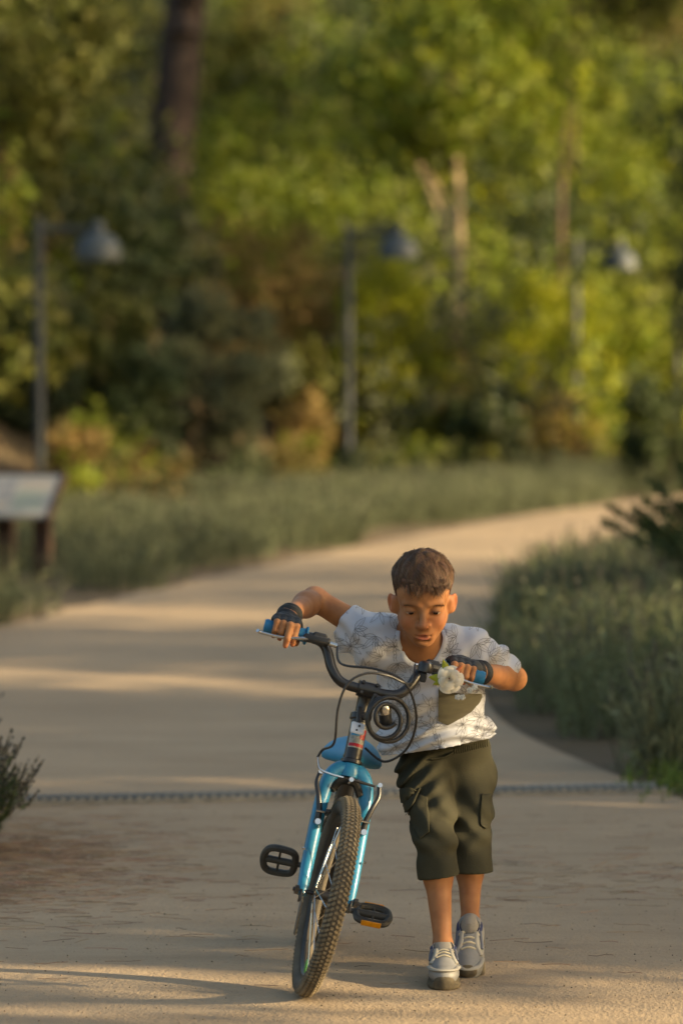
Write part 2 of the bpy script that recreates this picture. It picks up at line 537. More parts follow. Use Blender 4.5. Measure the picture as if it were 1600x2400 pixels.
slope_tree('pine_tree', 158, 62, (.05, 0, 7), .11, .08, (-.1, .2, 8.0), (2.4, 2.0, 2.0), LEAF['olive'], M['redbark'], 6000, 23, 'slim brown trunk at the upper left of the wood')
slope_tree('broadleaf_tree', 1085, 63, (-.1, 0, 6.5), .10, .07, (0, .2, 7), (2.4, 2.0, 2.2), LEAF['bright'], M['redbark'], 6500, 24, 'brown trunk high in the wood above the pale slender tree')
slope_tree('broadleaf_tree', 1740, 50, (.3, 0, 2.2), .05, .03, (.3, .3, 3.4), (1.2, 1.2, 2.4), LEAF['dark'], M['bark'], 6000, 25, 'shady dark green tree just outside the right edge of the wood')
slope_tree('broadleaf_tree', 20, 47, (-.1, 0, 3.6), .05, .035, (-.2, .3, 4.4), (1.5, 1.5, 2.0), LEAF['olive'], M['bark'], 6500, 26, 'shady olive green tree at the far left behind the lamp')

def shrub_at(name, px, ybase, d, rad, leaf, n, seed, label, ln=.10, wd=.05, **k):
    x = (px - 800) * d / 9000
    return make_shrub(name, (x, d, gz(x, d) - .03), rad, leaf, n, ln, wd, seed, label, **k)
G_S = 'shrubs at the foot of the wood'
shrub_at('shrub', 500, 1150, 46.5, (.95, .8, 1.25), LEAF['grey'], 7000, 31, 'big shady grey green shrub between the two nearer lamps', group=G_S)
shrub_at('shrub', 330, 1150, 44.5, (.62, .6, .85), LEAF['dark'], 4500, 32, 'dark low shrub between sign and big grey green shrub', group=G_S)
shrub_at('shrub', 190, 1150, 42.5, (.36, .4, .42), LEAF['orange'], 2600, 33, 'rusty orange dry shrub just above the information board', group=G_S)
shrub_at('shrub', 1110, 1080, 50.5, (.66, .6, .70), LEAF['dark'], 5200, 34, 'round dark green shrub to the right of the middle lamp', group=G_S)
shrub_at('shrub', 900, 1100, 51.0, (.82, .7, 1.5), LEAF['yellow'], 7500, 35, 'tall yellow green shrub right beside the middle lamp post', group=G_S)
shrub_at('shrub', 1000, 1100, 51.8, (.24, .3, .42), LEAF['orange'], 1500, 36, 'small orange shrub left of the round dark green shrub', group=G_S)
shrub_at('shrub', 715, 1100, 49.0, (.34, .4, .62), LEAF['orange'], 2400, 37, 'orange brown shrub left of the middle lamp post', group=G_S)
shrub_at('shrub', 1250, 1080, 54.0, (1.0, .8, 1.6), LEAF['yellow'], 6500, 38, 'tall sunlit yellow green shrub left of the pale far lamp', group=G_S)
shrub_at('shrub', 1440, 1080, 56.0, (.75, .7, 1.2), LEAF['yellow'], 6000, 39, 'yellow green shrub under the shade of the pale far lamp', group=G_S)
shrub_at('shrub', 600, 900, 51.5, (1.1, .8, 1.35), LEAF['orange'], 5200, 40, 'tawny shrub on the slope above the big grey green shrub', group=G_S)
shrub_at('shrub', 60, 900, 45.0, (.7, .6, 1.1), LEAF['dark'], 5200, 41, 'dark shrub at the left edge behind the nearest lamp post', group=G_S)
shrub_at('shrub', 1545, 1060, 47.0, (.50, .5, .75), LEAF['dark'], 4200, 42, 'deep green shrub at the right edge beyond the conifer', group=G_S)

shrub_at('shrub', 395, 480, 55.5, (.85, .6, .95), LEAF['grey'], 5500, 43, 'grey green shrub hiding the foot of the thick pine trunk', group=G_S)
shrub_at('shrub', 230, 1000, 47.5, (.7, .6, .8), LEAF['olive'], 4500, 44, 'olive shrub on the slope right of the nearest lamp post', group=G_S)
# the wood on the slope behind: reads as one mass of leaves
def woodland():
    r = np.random.default_rng(99)
    Vs, Fs, mi, off = [], [], [], 0
    keys = ['bright', 'olive', 'yellow', 'dark', 'orange', 'grey']
    n = 0
    r2 = np.random.default_rng(123)
    spots = [(x, y, 'small') for x, y in zip(r2.uniform(-9, 4.5, 260), r2.uniform(24, 58, 260))] + [(x, y, 'big') for x, y in zip(r2.uniform(-30, -4, 150), r2.uniform(22, 75, 150))] + [(x, y, 'big') for x, y in zip(r2.uniform(8, 30, 60), r2.uniform(55, 90, 60))]
    for x, d, size in spots:
        q = poly_dist(np.array([x]), np.array([d]), LE)[0]
        px = 800 + x * 9000 / d
        if size == 'small' and not (3.2 < q < 7.5): continue
        if size == 'big' and (q < 4.5 or (-60 < px < 1660) or (d < 43 and -330 < px)): continue
        if size == 'small' and d < 40 and px < 160: continue
        if 200 < px < 560 and 49 < d < 59: continue
        k = r2.choice(6, p=(.3, .25, .05, .2, .08, .12))
        rad = np.array([r2.uniform(.3, .6)] * 2 + [r2.uniform(.22, .5)]) if size == 'small' else np.array([r2.uniform(1, 2)] * 2 + [r2.uniform(.8, 2.2)])
        P = crown_points(260 if size == 'small' else 700, 14, rad, r2, .46, hollow=.2) + np.array([x, d, gz(x, d) + rad[2] * .7])
        V, F = leaf_tris(P, .13 if size == 'small' else .26, .06 if size == 'small' else .14, r2)
        Vs.append(V); Fs.append(F + off); off += len(V); mi.append(np.full(len(F), k))
    while n < 250:
        d = r.uniform(46, 92)
        px = r.uniform(-260, 1860)
        if d < 51 and px > 640: continue
        if d < 55 and 330 < px < 800: continue
        x = (px - 800) * d / 9000
        if poly_dist(np.array([x]), np.array([d]), LE)[0] < 4.5: continue
        if 200 < px < 560 and d < 59: continue
        right = px / 1600
        # greener right, browner left; more dark leaves left put forest shade into the colour
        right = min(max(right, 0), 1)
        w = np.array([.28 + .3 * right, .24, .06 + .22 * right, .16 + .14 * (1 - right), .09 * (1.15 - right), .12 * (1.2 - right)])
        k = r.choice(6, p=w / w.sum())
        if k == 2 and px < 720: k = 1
        rad = np.array([r.uniform(.8, 1.9)] * 2 + [r.uniform(.7, 2.1)])
        z0 = gz(x, d)
        P = crown_points(1600, 22, rad, r, .46, hollow=.2) + np.array([x, d, z0 + rad[2] * .7])
        V, F = leaf_tris(P, .17, .084, r)
        Vs.append(V); Fs.append(F + off); off += len(V); mi.append(np.full(len(F), k)); n += 1
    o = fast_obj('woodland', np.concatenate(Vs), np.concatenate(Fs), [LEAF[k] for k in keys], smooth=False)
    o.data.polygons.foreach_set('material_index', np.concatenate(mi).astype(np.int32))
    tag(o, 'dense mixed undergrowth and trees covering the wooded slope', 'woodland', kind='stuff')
woodland()

# ---------------------------------------------------------------- trees out of view on the right that shade the path
G_T = 'shade trees along the right side of the path'
def shade_tree(x, y, h, rad, n, seed, leaf='pine', low=.9, label='evergreen tree out of view right of the path', ln=.26, wd=.13):
    rz = (h - low) / 2
    return make_tree('evergreen_tree', (x, y, gz(x, y) - .05), (0, 0, h * .8), .16, .06, (0, 0, low + rz), (rad, rad, rz), LEAF[leaf], M['bark'], n, ln, wd, seed, clumps=90, clump_r=.30, label=label, group=G_T, hollow=.15, limbs=8)
SH = [(10.0, 6.1, 8.0, 1.75, 1900), (10.2, -1.0, 7.5, 2.2, 5200), (10.6, 2.6, 8.0, 2.0, 5200), (10.0, 9.1, 8.5, 2.1, 15000), (10.6, 12.8, 8.0, 2.0, 12000), (10.2, 17.3, 8.6, 1.75, 2800), (11.2, 18.6, 8.0, 1.6, 1900), (10.4, 22.9, 8.2, 2.0, 2000),
      (12.0, 25.5, 7.5, 2.0, 2300), (14.0, 30, 10.5, 2.0, 3600), (14.5, 35, 11.5, 2.3, 7000), (15.5, 41.2, 11.5, 2.6, 9500), (15.5, 44.7, 13, 2.4, 7000), (16, 50.5, 13.5, 2.4, 4200), (16, 55.5, 17, 2.6, 6500), (16.5, 61, 18, 2.7, 6500)]
ORD = ['first', 'second', 'third', 'fourth', 'fifth', 'sixth', 'seventh', 'eighth', 'ninth', 'tenth', 'eleventh', 'twelfth', 'thirteenth', 'fourteenth', 'fifteenth', 'sixteenth']
for i, (x, y, h, rad, n) in enumerate(SH):
    shade_tree(x, y, h, rad, n, 200 + i, low=3.45 if i == 0 else .9 if y < 28 else (5.6 if y < 43 else 8.2), label=f'{ORD[i]} evergreen tree in the row right of the path, outside the picture')  # high-crowned ones added to shade the boy, lamps and upper wood

# ---------------------------------------------------------------- planted beds
def stems_mesh(bases, heights, r, lean=.28, w=.0045, leaves=10, leaf_l=.035, leaf_w=.005, spike=0.0, spike_l=.045, segs=3, lean_dir=None):
    """many upright stems with narrow leaves; returns stem/leaf quads and flower-spike quads"""
    n = len(bases)
    ld = r.normal(size=(n, 2)) * lean
    if lean_dir is not None: ld = ld + lean_dir
    top = np.stack([ld[:, 0] * heights, ld[:, 1] * heights, heights], 1)
    V, F, off = [], [], 0
    side = r.normal(size=(n, 3)); side[:, 2] = 0; side /= np.linalg.norm(side, axis=1, keepdims=True)
    def pos(k):
        return bases + top * np.array([1, 1, 0]) * (k ** 1.7)[:, None] + np.array([0, 0, 1]) * (top[:, 2] * k)[:, None]
    rows = []
    for s in range(segs + 1):
        k = np.full(n, s / segs)
        p = pos(k); ww = w * (1 - .5 * s / segs)
        rows.append(np.stack([p - side * ww / 2, p + side * ww / 2], 1))
    Rw = np.stack(rows, 1)                       # n, segs+1, 2, 3
    V.append(Rw.reshape(-1, 3))
    b = (np.arange(n) * (segs + 1) * 2)[:, None] + (np.arange(segs) * 2)[None]
    F.append(np.stack([b, b + 1, b + 3, b + 2], -1).reshape(-1, 4)); off += n * (segs + 1) * 2
    if leaves:
        k = r.uniform(.05, .92, (n, leaves)).ravel()
        idx = np.repeat(np.arange(n), leaves)
        p = bases[idx] + top[idx] * np.array([1, 1, 0]) * (k ** 1.7)[:, None] + np.array([0, 0, 1]) * (top[idx, 2] * k)[:, None]
        q = r.normal(size=p.shape); q[:, 2] = np.abs(q[:, 2]) * .9 + .4; q /= np.linalg.norm(q, axis=1, keepdims=True)
        LV, LF = leaf_quads(p + q * leaf_l * .5, leaf_l, leaf_w, r, direction=q, spread=.15)
        V.append(LV); F.append(LF + off)
    SV = SF = None
    if spike > 0:
        m = r.uniform(size=n) < spike
        p = pos(np.ones(n))[m]; d = top[m] / np.linalg.norm(top[m], axis=1, keepdims=True)
        nb = 7
        t = np.tile(np.linspace(-.1, 1, nb), len(p)); pi = np.repeat(np.arange(len(p)), nb)
        pp = p[pi] + d[pi] * (t * spike_l)[:, None]
        SV, SF = leaf_quads(pp, .014, .012, r, direction=d[pi] * .6, spread=.6)
    return np.concatenate(V), np.concatenate(F), SV, SF

def bed_points(n, fn, box, r):
    out = []
    while sum(len(o) for o in out) < n:
        P = np.stack([r.uniform(box[0], box[1], n), r.uniform(box[2], box[3], n)], 1)
        out.append(P[fn(P[:, 0], P[:, 1])])
    return np.concatenate(out)[:n]

def plant_bed(name, label, fn, box, mounds, hgt, per, seed, mat_, spike, mr=(.22, .42)):
    r = np.random.default_rng(seed)
    C = bed_points(mounds, fn, box, r)
    bs, hs, ld = [], [], []
    for c in C:
        rad = r.uniform(*mr); q = r.normal(size=(per, 2)); q /= np.linalg.norm(q, axis=1, keepdims=True); q *= (rad * np.sqrt(r.uniform(0, 1, per)))[:, None]
        dist = np.linalg.norm(q, axis=1) / rad
        H = hgt * r.uniform(.72, 1.1)
        bs.append(c + q * .75); hs.append(H * (1.0 - .42 * dist ** 2) * r.uniform(.7, 1.1, per)); ld.append(q * .85)
    bs, hs, ld = np.concatenate(bs), np.concatenate(hs), np.concatenate(ld)
    B3 = np.column_stack([bs, ground_z(bs[:, 0], bs[:, 1])])
    V, F, SV, SF = stems_mesh(B3, hs, r, .16, .008, 6, .07, .0115, spike, .05, lean_dir=ld, segs=2)
    k = np.zeros(len(F), np.int32)
    if SV is not None:
        F = np.concatenate([F, SF + len(V)]); V = np.concatenate([V, SV]); k = np.concatenate([k, np.ones(len(SF), np.int32)])
    o = fast_obj(name, V, F, [mat_, LEAF['lavflower']], smooth=False)
    o.data.polygons.foreach_set('material_index', k)
    tag(o, label, 'plants', kind='stuff')
dl = lambda x, y: poly_dist(x, y, LE)
dr = lambda x, y: -poly_dist(x, y, RE)
plant_bed('lavender_bed', 'dense shady lavender bed bordering the right side of the path',
          lambda x, y: (dr(x, y) > .22) & (y > 13.95) & (y < 25) & (x < .10 * y + 1.3), (.5, 4.2, 13.5, 25), 190, .53, 118, 51, LEAF['lavbed'], .35)
plant_bed('low_hedge_plants', 'low grey green plants bordering the left side of the path',
          lambda x, y: (dl(x, y) > .25) & (dl(x, y) < 3.6) & (x > -.1 * y - 2.2) & ~((y > 24.6) & (y < 28.2) & (x < -1.75) & (x > -3.0)), (-7, 8, 20.5, 52), 430, .44, 68, 52, LEAF['grey'], .1, (.3, .55))
plant_bed('low_verge_plants', 'low olive plants beyond the far bend of the path',
          lambda x, y: (dr(x, y) > .25) & (dr(x, y) < 2.2) & (y > 25), (1, 8, 25, 44), 70, .36, 80, 53, LEAF['olive'], .0, (.25, .45))

def lavender(name, loc, n, H, rad, seed, label, lean=(0, 0), open_=1.0):
    r = np.random.default_rng(seed)
    root = empty(name, loc); tag(root, label, 'lavender', 'lavender bushes at the left edge')
    q = r.normal(size=(n, 2)); q /= np.linalg.norm(q, axis=1, keepdims=True); q *= np.sqrt(r.uniform(0, 1, n))[:, None]
    bs = np.column_stack([q * rad * .35, np.zeros(n) - .01])
    dist = np.linalg.norm(q, axis=1)
    h = H * (1 - .5 * dist ** 2.2) * r.uniform(.6, 1.05, n)
    V, F, SV, SF = stems_mesh(bs, h, r, .10, .0035, 15, .048, .006, .6, .042, segs=5, lean_dir=q * ((.45 + 1.0 * dist ** 2) * open_)[:, None] + np.asarray(lean))
    fast_obj('foliage', V, F, LEAF['lavgreen'], root, smooth=False)
    fast_obj('flower_spikes', SV, SF, LEAF['lavflower'], root, smooth=False)
    return root
lavender('lavender_bush', (-1.285, 11.9, 0), 1500, .43, .50, 61, 'lavender bush with faded flower spikes at the near left edge', open_=.5)
lavender('lavender_bush', (-1.62, 12.9, 0), 420, .5, .5, 62, 'lavender bush mostly cut off by the left edge, behind the nearer lavender')

# small fresh grass at the corner of the right bed
r_ = np.random.default_rng(70)
gp = np.column_stack([r_.uniform(.98, 1.9, 900), r_.uniform(13.15, 14.1, 900)])
gp = gp[(gp[:, 0] - .95) * .75 + 13.55 + r_.normal(size=len(gp)) * .12 - gp[:, 1] < .35]
gp = gp[gp[:, 0] + r_.normal(size=len(gp)) * .1 > 1.12]
V, F, _, _ = stems_mesh(np.column_stack([gp, np.zeros(len(gp))]), r_.uniform(.03, .11, len(gp)), r_, .45, .005, 3, .03, .008)
tag(fast_obj('grass', V, F, LEAF['grass'], smooth=False), 'fresh green grass at the corner of the right bed', 'grass', kind='stuff')

# spreading dark conifer at the right edge
def conifer():
    r = np.random.default_rng(81)
    loc = at(1800, 1450, 20.0); loc[2] = gz(loc[0], loc[1]) - .02
    root = empty('juniper_shrub', loc); tag(root, 'dark spreading juniper with pointed sprays at the right edge', 'shrub')
    mb = MB(); Vs, Fs, off = [], [], 0
    for i in range(150):
        a = r.uniform(0, 2 * math.pi); el = r.uniform(.1, 1.45)
        ln = 1.08 * r.uniform(.5, 1.0) * (1.12 if el > .7 else .85)
        d = np.array([math.cos(a) * math.cos(el), math.sin(a) * math.cos(el), math.sin(el)])
        pts = [np.zeros(3), d * ln * .5, d * ln * .85 + np.array([0, 0, -.03]), d * ln * 1.05 + np.array([0, 0, -.11])]
        S = np.array(spline(pts, 8))
        mb.tube(S, [.012, .006, .002], 5)
        k = r.uniform(.15, 1, 300); P = np.stack([np.interp(k, np.linspace(0, 1, len(S)), S[:, c]) for c in range(3)], 1)
        T = np.stack([np.interp(np.clip(k + .05, 0, 1), np.linspace(0, 1, len(S)), S[:, c]) for c in range(3)], 1) - P + d * .01
        q = T / np.linalg.norm(T, axis=1, keepdims=True) + r.normal(size=P.shape) * .55
        q /= np.linalg.norm(q, axis=1, keepdims=True)
        P = P + q * .085 * r.uniform(.3, 1, len(P))[:, None] * (1.2 - k)[:, None]
        V, F = leaf_quads(P, .07, .011, r, direction=q, spread=.15)
        Vs.append(V); Fs.append(F + off); off += len(V)
    mb.build('stem', M['bark'], root)
    fast_obj('foliage', np.concatenate(Vs), np.concatenate(Fs), LEAF['conifer'], root, smooth=False)
conifer()

# ---------------------------------------------------------------- slotted drain across the path
def drain():
    a = np.array([-1.16, 13.22, 0]); b = np.array([1.16, 13.62, 0])
    root = empty('drain_channel', tuple(a)); tag(root, 'narrow metal drain grate with slanted bars crossing the sandy path', 'drain')
    t = nrm(b - a); nq = np.array([-t[1], t[0], 0]); up = np.array([0, 0, 1.0]); ln = np.linalg.norm(b - a)
    zt = .026
    MB().box(t * ln / 2 + up * .0115, (ln, .17, .006), (t, nq, up)).build('channel_bottom', M['dark'], root, smooth=False)
    for s in (-1, 1):
        MB().box(t * ln / 2 + nq * s * .088 + up * .014, (ln, .014, .02), (t, nq, up)).build('frame_rail', M['drain'], root, smooth=False)
    MB().box(t * ln / 2 + up * (zt - .0055), (ln, .010, .010), (t, nq, up)).build('centre_rail', M['drain'], root, smooth=False)
    me = None
    n = int(ln / .033)
    dd = nrm(nq - t * .42)
    for i in range(n):
        for s in (-1, 1):
            p = t * (i + .5 + (.25 if s > 0 else 0)) * ln / (n + 1) + nq * s * .042 + up * (zt - .003)
            if me is None:
                ob = MB().box((0, 0, 0), (.0135, .074, .014), (np.cross(dd, up), dd, up)).build('grate_bar', M['drain'], root, smooth=False)
                me = ob.data
            else:
                ob = link(bpy.data.objects.new('grate_bar', me), root)
            ob.location = p
    MB().box(t * (ln - .24) + nq * .122 + up * .013, (.50, .05, .022), (t, nq, up), .003).build('concrete_edge', M['concrete'], root, smooth=False)
drain()

# ---------------------------------------------------------------- lamps
def lamp(loc, rz, label, arm=.6):
    root = empty('street_lamp', loc, rz); tag(root, label, 'street lamp', 'curved row of path lamps')
    H = 3.27
    MB().lathe([(.0, -.1), (.055, -.1), (.055, .02), (.048, .03), (.047, H - .03), (.04, H), (0, H)], (0, 0, 0), n=18).build('pole', M['lamp'], root)
    MB().lathe([(.0, -.02), (.10, -.02), (.10, .015), (.06, .02), (.06, .08), (.048, .085)], (0, 0, 0), n=18).build('base_plate', M['lamp'], root)
    MB().box((arm / 2, 0, H - .12), (arm, .05, .075), bevel=.008).build('arm', M['lamp'], root, smooth=False)
    z = H - .06
    sh = MB().lathe([(.066, 0), (.068, -.09), (.085, -.10), (.145, -.125), (.19, -.17), (.218, -.225), (.231, -.29), (.233, -.365), (.225, -.367), (.22, -.29), (.205, -.225), (.18, -.18), (.13, -.14), (0, -.12)], (arm, 0, z), n=32).build('shade', M['shade'], root)
    MB().lathe([(0, .03), (.035, .028), (.058, .012), (.063, -.004), (.063, -.03)], (arm, 0, z), n=20).build('cap', M['shade'], root)
    MB().lathe([(0, -.33), (.1, -.33), (.19, -.325), (.19, -.31), (0, -.30)], (arm, 0, z), n=24).build('diffuser', M['lampglass'], root)
    return root
lamp((*at(90, 1, 38.8)[:2], -.22), R(-3), 'nearest lamp, with blue grey dome shade, behind the information board')
lamp((*at(816, 1, 46.0)[:2], .0), R(-8), 'middle lamp with blue grey dome shade above the boy')
lamp((*at(1350, 1, 53.0)[:2], .06), R(-4), 'far lamp with pale sunlit shade on the right')
lamp((*at(1588, 1, 51.5)[:2], -.5), R(30), 'farthest lamp post cut off by the right edge')

# ---------------------------------------------------------------- information board
def info_board():
    c = at(25, 1168, 28.0)
    root = empty('information_board', (c[0], c[1], 0), R(-14)); tag(root, 'slanted information board on two dark wooden posts in the left bed', 'information board')
    sl = R(38)
    ax = np.array([1, 0, 0.0]); ay = np.array([0, math.cos(sl), math.sin(sl)]); az = np.cross(ax, ay)
    mid = np.array([0, 0, .585])
    MB().box(mid, (.69, .49, .025), (ax, ay, az), .004).build('panel', M['board_back'], root, smooth=False)
    MB().box(mid + az * .0155, (.65, .45, .004), (ax, ay, az)).build('printed_sheet', M['board_print'], root, smooth=False)
    def patch(x0, x1, y0, y1, m, nm, dz=.019):
        MB().box(mid + ax * (x0 + x1) / 2 + ay * (y0 + y1) / 2 + az * dz, (x1 - x0, y1 - y0, .002), (ax, ay, az)).build(nm, m, root, smooth=False)
    patch(-.27, .02, -.05, .17, M['board_blue'], 'picture')
    patch(.05, .27, -.17, .05, M['board_green'], 'map')
    patch(-.27, .02, -.17, -.08, M['board_cream'], 'text_block')
    patch(.05, .27, .08, .17, M['board_cream'], 'text_block')
    for s in (-1, 1):
        MB().box(mid + ax * s * .358 + az * .002, (.025, .52, .05), (ax, ay, az), .004).build('frame_bar', M['wood'], root, smooth=False)
        MB().box((.24 if s > 0 else -.07, .03 if s > 0 else .1, .24), (.125, .09, .52), bevel=.008).build('post', M['wood'], root, smooth=False)
    MB().box(mid + ay * .258 + az * .002, (.69, .025, .05), (ax, ay, az), .004).build('frame_bar', M['wood'], root, smooth=False)
M['board_back'] = mat('board_panel', (.22, .21, .19), .5, var=.2)
M['board_print'] = mat('board_print', (.36, .35, .32), .5, var=.15, scale=8)
M['board_blue'] = mat('board_picture', (.27, .27, .275), .5, col2=(.20, .205, .215), scale=9)
M['board_green'] = mat('board_map', (.26, .30, .24), .5, col2=(.32, .33, .28), scale=12)
M['board_cream'] = mat('board_text', (.38, .33, .27), .5, col2=(.40, .35, .30), scale=60)
info_board()
# ---------------------------------------------------------------- bicycle
M['blue'] = mat('glossy_blue_paint', (0.012, 0.205, 0.375), 0.4, var=0.25, scale=16, coat=0.35)
M['black'] = mat('satin_black_metal', (0.018, 0.018, 0.02), 0.3, var=0.3, scale=30, spec=.5)
M['plastic'] = mat('black_plastic', (0.022, 0.023, 0.025), 0.5, var=0.3, scale=40)
M['rubber'] = mat('dusty_tyre_rubber', (0.115, 0.098, 0.074), 0.9, col2=(0.06, 0.052, 0.042), scale=18)
M['tread'] = mat('dusty_tread_blocks', (0.225, 0.185, 0.125), 0.95, col2=(0.15, 0.12, 0.08), scale=25)
M['rim'] = mat('dark_rim', (0.035, 0.034, 0.033), 0.45, var=.3, metal=.4)
M['steel'] = mat('polished_steel', (0.55, 0.55, 0.54), 0.22, var=.1, metal=1.0)
M['saddle'] = mat('blue_saddle_vinyl', (0.012, 0.22, 0.40), 0.5, var=.15, scale=9)
M['grip'] = mat('blue_rubber_grip', (0.012, 0.17, 0.36), 0.55, var=.2, scale=60)
M['cable'] = mat('black_cable_sheath', (0.02, 0.02, 0.021), 0.4, var=.2)
M['amber'] = mat('amber_reflector', (0.75, 0.28, 0.01), 0.3, var=.15, scale=60)
M['white'] = mat('white_plastic', (0.62, 0.66, 0.72), 0.35, var=.08)
M['guard'] = mat('dull_grey_chain_guard', (0.15, 0.14, 0.125), 0.5, var=.25, scale=14)
M['stk_red'] = mat('red_sticker', (0.45, 0.015, 0.03), 0.3, var=.2)
M['stk_blue'] = mat('blue_sticker', (0.05, 0.28, 0.50), 0.3, var=.2)
M['stk_white'] = mat('pale_sticker', (0.42, 0.40, 0.36), 0.3, col2=(.2, .22, .2), scale=160)
M['green'] = mat('green_leaf_scrap', (0.08, 0.28, 0.06), 0.5, var=.2)

PSI, LAM, DEL = R(-1.2), R(11.5), R(7.5)
WB, WR, HA = .88, .243, R(70)
Fv = np.array([math.sin(PSI), -math.cos(PSI), 0]); L0 = np.array([math.cos(PSI), math.sin(PSI), 0]); Zv = np.array([0, 0, 1.0])
Uv = math.cos(LAM) * Zv + math.sin(LAM) * L0; Lv = math.cos(LAM) * L0 - math.sin(LAM) * Zv
fcon = at(712, 2353, 9.1); fcon[2] = .014
B_ORG = fcon - Fv * WB
B_M = np.stack([Fv, Lv, Uv], 1)
def B2W(p): return B_ORG + B_M @ np.asarray(p, float)
def W2B(p): return B_M.T @ (np.asarray(p, float) - B_ORG)
ax_u = np.array([-math.cos(HA), 0, math.sin(HA)]); ax_n = np.array([math.sin(HA), 0, math.cos(HA)]); ax_l = np.array([0, 1.0, 0])
A0 = np.array([WB, 0, WR]) - .035 * ax_n
cd, sd = math.cos(DEL), math.sin(DEL)
st_l = ax_l * cd - ax_n * sd; st_n = ax_n * cd + ax_l * sd           # steered left / forward
def S(t, l, fw): return A0 + ax_u * t + st_l * l + st_n * fw
bike = empty('bicycle')
bike.matrix_world = Matrix([[*B_M[i], B_ORG[i]] for i in range(3)] + [[0, 0, 0, 1]])
tag(bike, 'blue and black child bicycle leaning against the boy as he pushes it', 'bicycle')

def wheel(c, fwd, upv, left, label=None):
    """wheel with its plane spanned by fwd/upv"""
    root = MB()
    Rm, rt = WR - .0235, .0235
    n, m = 72, 12
    V, F = [], []
    for i in range(n):
        a = 2 * math.pi * i / n; e = fwd * math.cos(a) + upv * math.sin(a)
        for k in range(m):
            b = 2 * math.pi * k / m
            V.append(c + e * (Rm + rt * .93 * math.cos(b)) + left * rt * .98 * math.sin(b))
    for i in range(n):
        for k in range(m):
            F.append((i * m + k, ((i + 1) % n) * m + k, ((i + 1) % n) * m + (k + 1) % m, i * m + (k + 1) % m))
    root.add(V, F)
    w = root.build('wheel', M['rubber'], bike)
    tr = MB()
    N = 118
    for i in range(N):
        for row, (b, ang, off) in enumerate(((-.92, .5, .5), (-.46, .75, 0), (-.0, 0, .5), (.46, -.75, 0), (.92, -.5, .5))):
            a = 2 * math.pi * (i + off) / N
            e = fwd * math.cos(a) + upv * math.sin(a); tg = -fwd * math.sin(a) + upv * math.cos(a)
            nn = e * math.cos(b) + left * math.sin(b); sd_ = np.cross(nn, tg)
            p = c + e * (Rm + rt * .93 * math.cos(b)) + left * rt * .98 * math.sin(b) + nn * .001
            x = tg * math.cos(ang) + sd_ * math.sin(ang); y = np.cross(nn, x)
            tr.box(p, (.0058, .0098 if row != 2 else .0072, .0036), (x, y, nn))
    tr.build('tread_blocks', M['tread'], w, smooth=False)
    rim = MB()
    prof = [(Rm - .012, -.0125), (Rm - .012, .0125), (Rm - .026, .0115), (Rm - .034, .004), (Rm - .034, -.004), (Rm - .026, -.0115)]
    V, F = [], []
    for i in range(n):
        a = 2 * math.pi * i / n; e = fwd * math.cos(a) + upv * math.sin(a)
        for (rr, ll) in prof: V.append(c + e * rr + left * ll)
    k6 = len(prof)
    for i in range(n):
        for k in range(k6):
            F.append((i * k6 + k, ((i + 1) % n) * k6 + k, ((i + 1) % n) * k6 + (k + 1) % k6, i * k6 + (k + 1) % k6))
    rim.add(V, F).build('rim', M['rim'], w, smooth=False)
    hub = MB().tube([c - left * .052, c + left * .052], .0055, 8).tube([c - left * .032, c - left * .028, c + left * .028, c + left * .032], [.018, .012, .012, .018], 12)
    hub.build('hub', M['black'], w)
    sp = MB()
    for i in range(28):
        s = 1 if i % 2 else -1
        a = 2 * math.pi * i / 28; a2 = a + (.9 if (i // 2) % 2 else -.9)
        e = fwd * math.cos(a) + upv * math.sin(a); e2 = fwd * math.cos(a2) + upv * math.sin(a2)
        sp.tube([c + e2 * .017 + left * s * .029, c + e * (Rm - .03)], .0013, 4)
    sp.build('spokes', M['steel'], w)
    return w
fw = wheel(S(0, 0, .035), st_n, ax_u, st_l)
tag(fw, 'dusty front wheel with knobbly tread')
q = S(0, 0, .035) + st_n * -.06 + ax_u * -.165 - st_l * .006
MB().ell(q, (.012, .003, .02), (st_n, st_l, ax_u), 10, 6).build('leaf_scrap', M['green'], fw)
rearc = np.array([0, 0, WR])
wheel(rearc, np.array([1.0, 0, 0]), np.array([0, 0, 1.0]), ax_l)

def bpart(name, m, mb, parent=None, **k): return mb.build(name, m, parent or bike, **k)
# fork
fork = MB()
for s in (-1, 1):
    pts = [S(.322, s * .006, 0), S(.318, s * .024, .0), S(.298, s * .041, .002), S(.255, s * .0515, .006), S(.17, s * .0555, .010), S(.06, s * .0575, .018), S(-.008, s * .0575, .03)]
    fork.tube(spline(pts, 6), [.018, .020, .0185, .0165, .0155, .0145, .0115], 14, flat=1.1)
fork.lathe([(0, .0), (.024, .0), (.026, .012), (.0235, .03), (.02, .038), (.0, .038)], S(.302, 0, 0), ax_u, 18)
fk = bpart('fork', M['blue'], fork)
for s in (-1, 1):
    d_ = MB().box(S(-.012, s * .061, .034), (.022, .006, .03), (st_n, st_l, ax_u), .002)
    d_.tube([S(0, s * .05, .035), S(0, s * .082, .035)], .005, 8).tube([S(0, s * .068, .035), S(0, s * .077, .035)], .011, 6)
    d_.build('dropout', M['black'], fk)
    MB().tube([S(.1, s * .075, .03), S(.104, s * .0755, .0325)], .004, 6).build('bolt', M['steel'], fk)
# mudguard-like dark arch in the crown
bpart('fork_bridge', M['dark'], MB().tube(spline([S(.262, -.036, .012), S(.287, -.02, .012), S(.292, 0, .012), S(.287, .02, .012), S(.262, .036, .012)], 5), .010, 8))
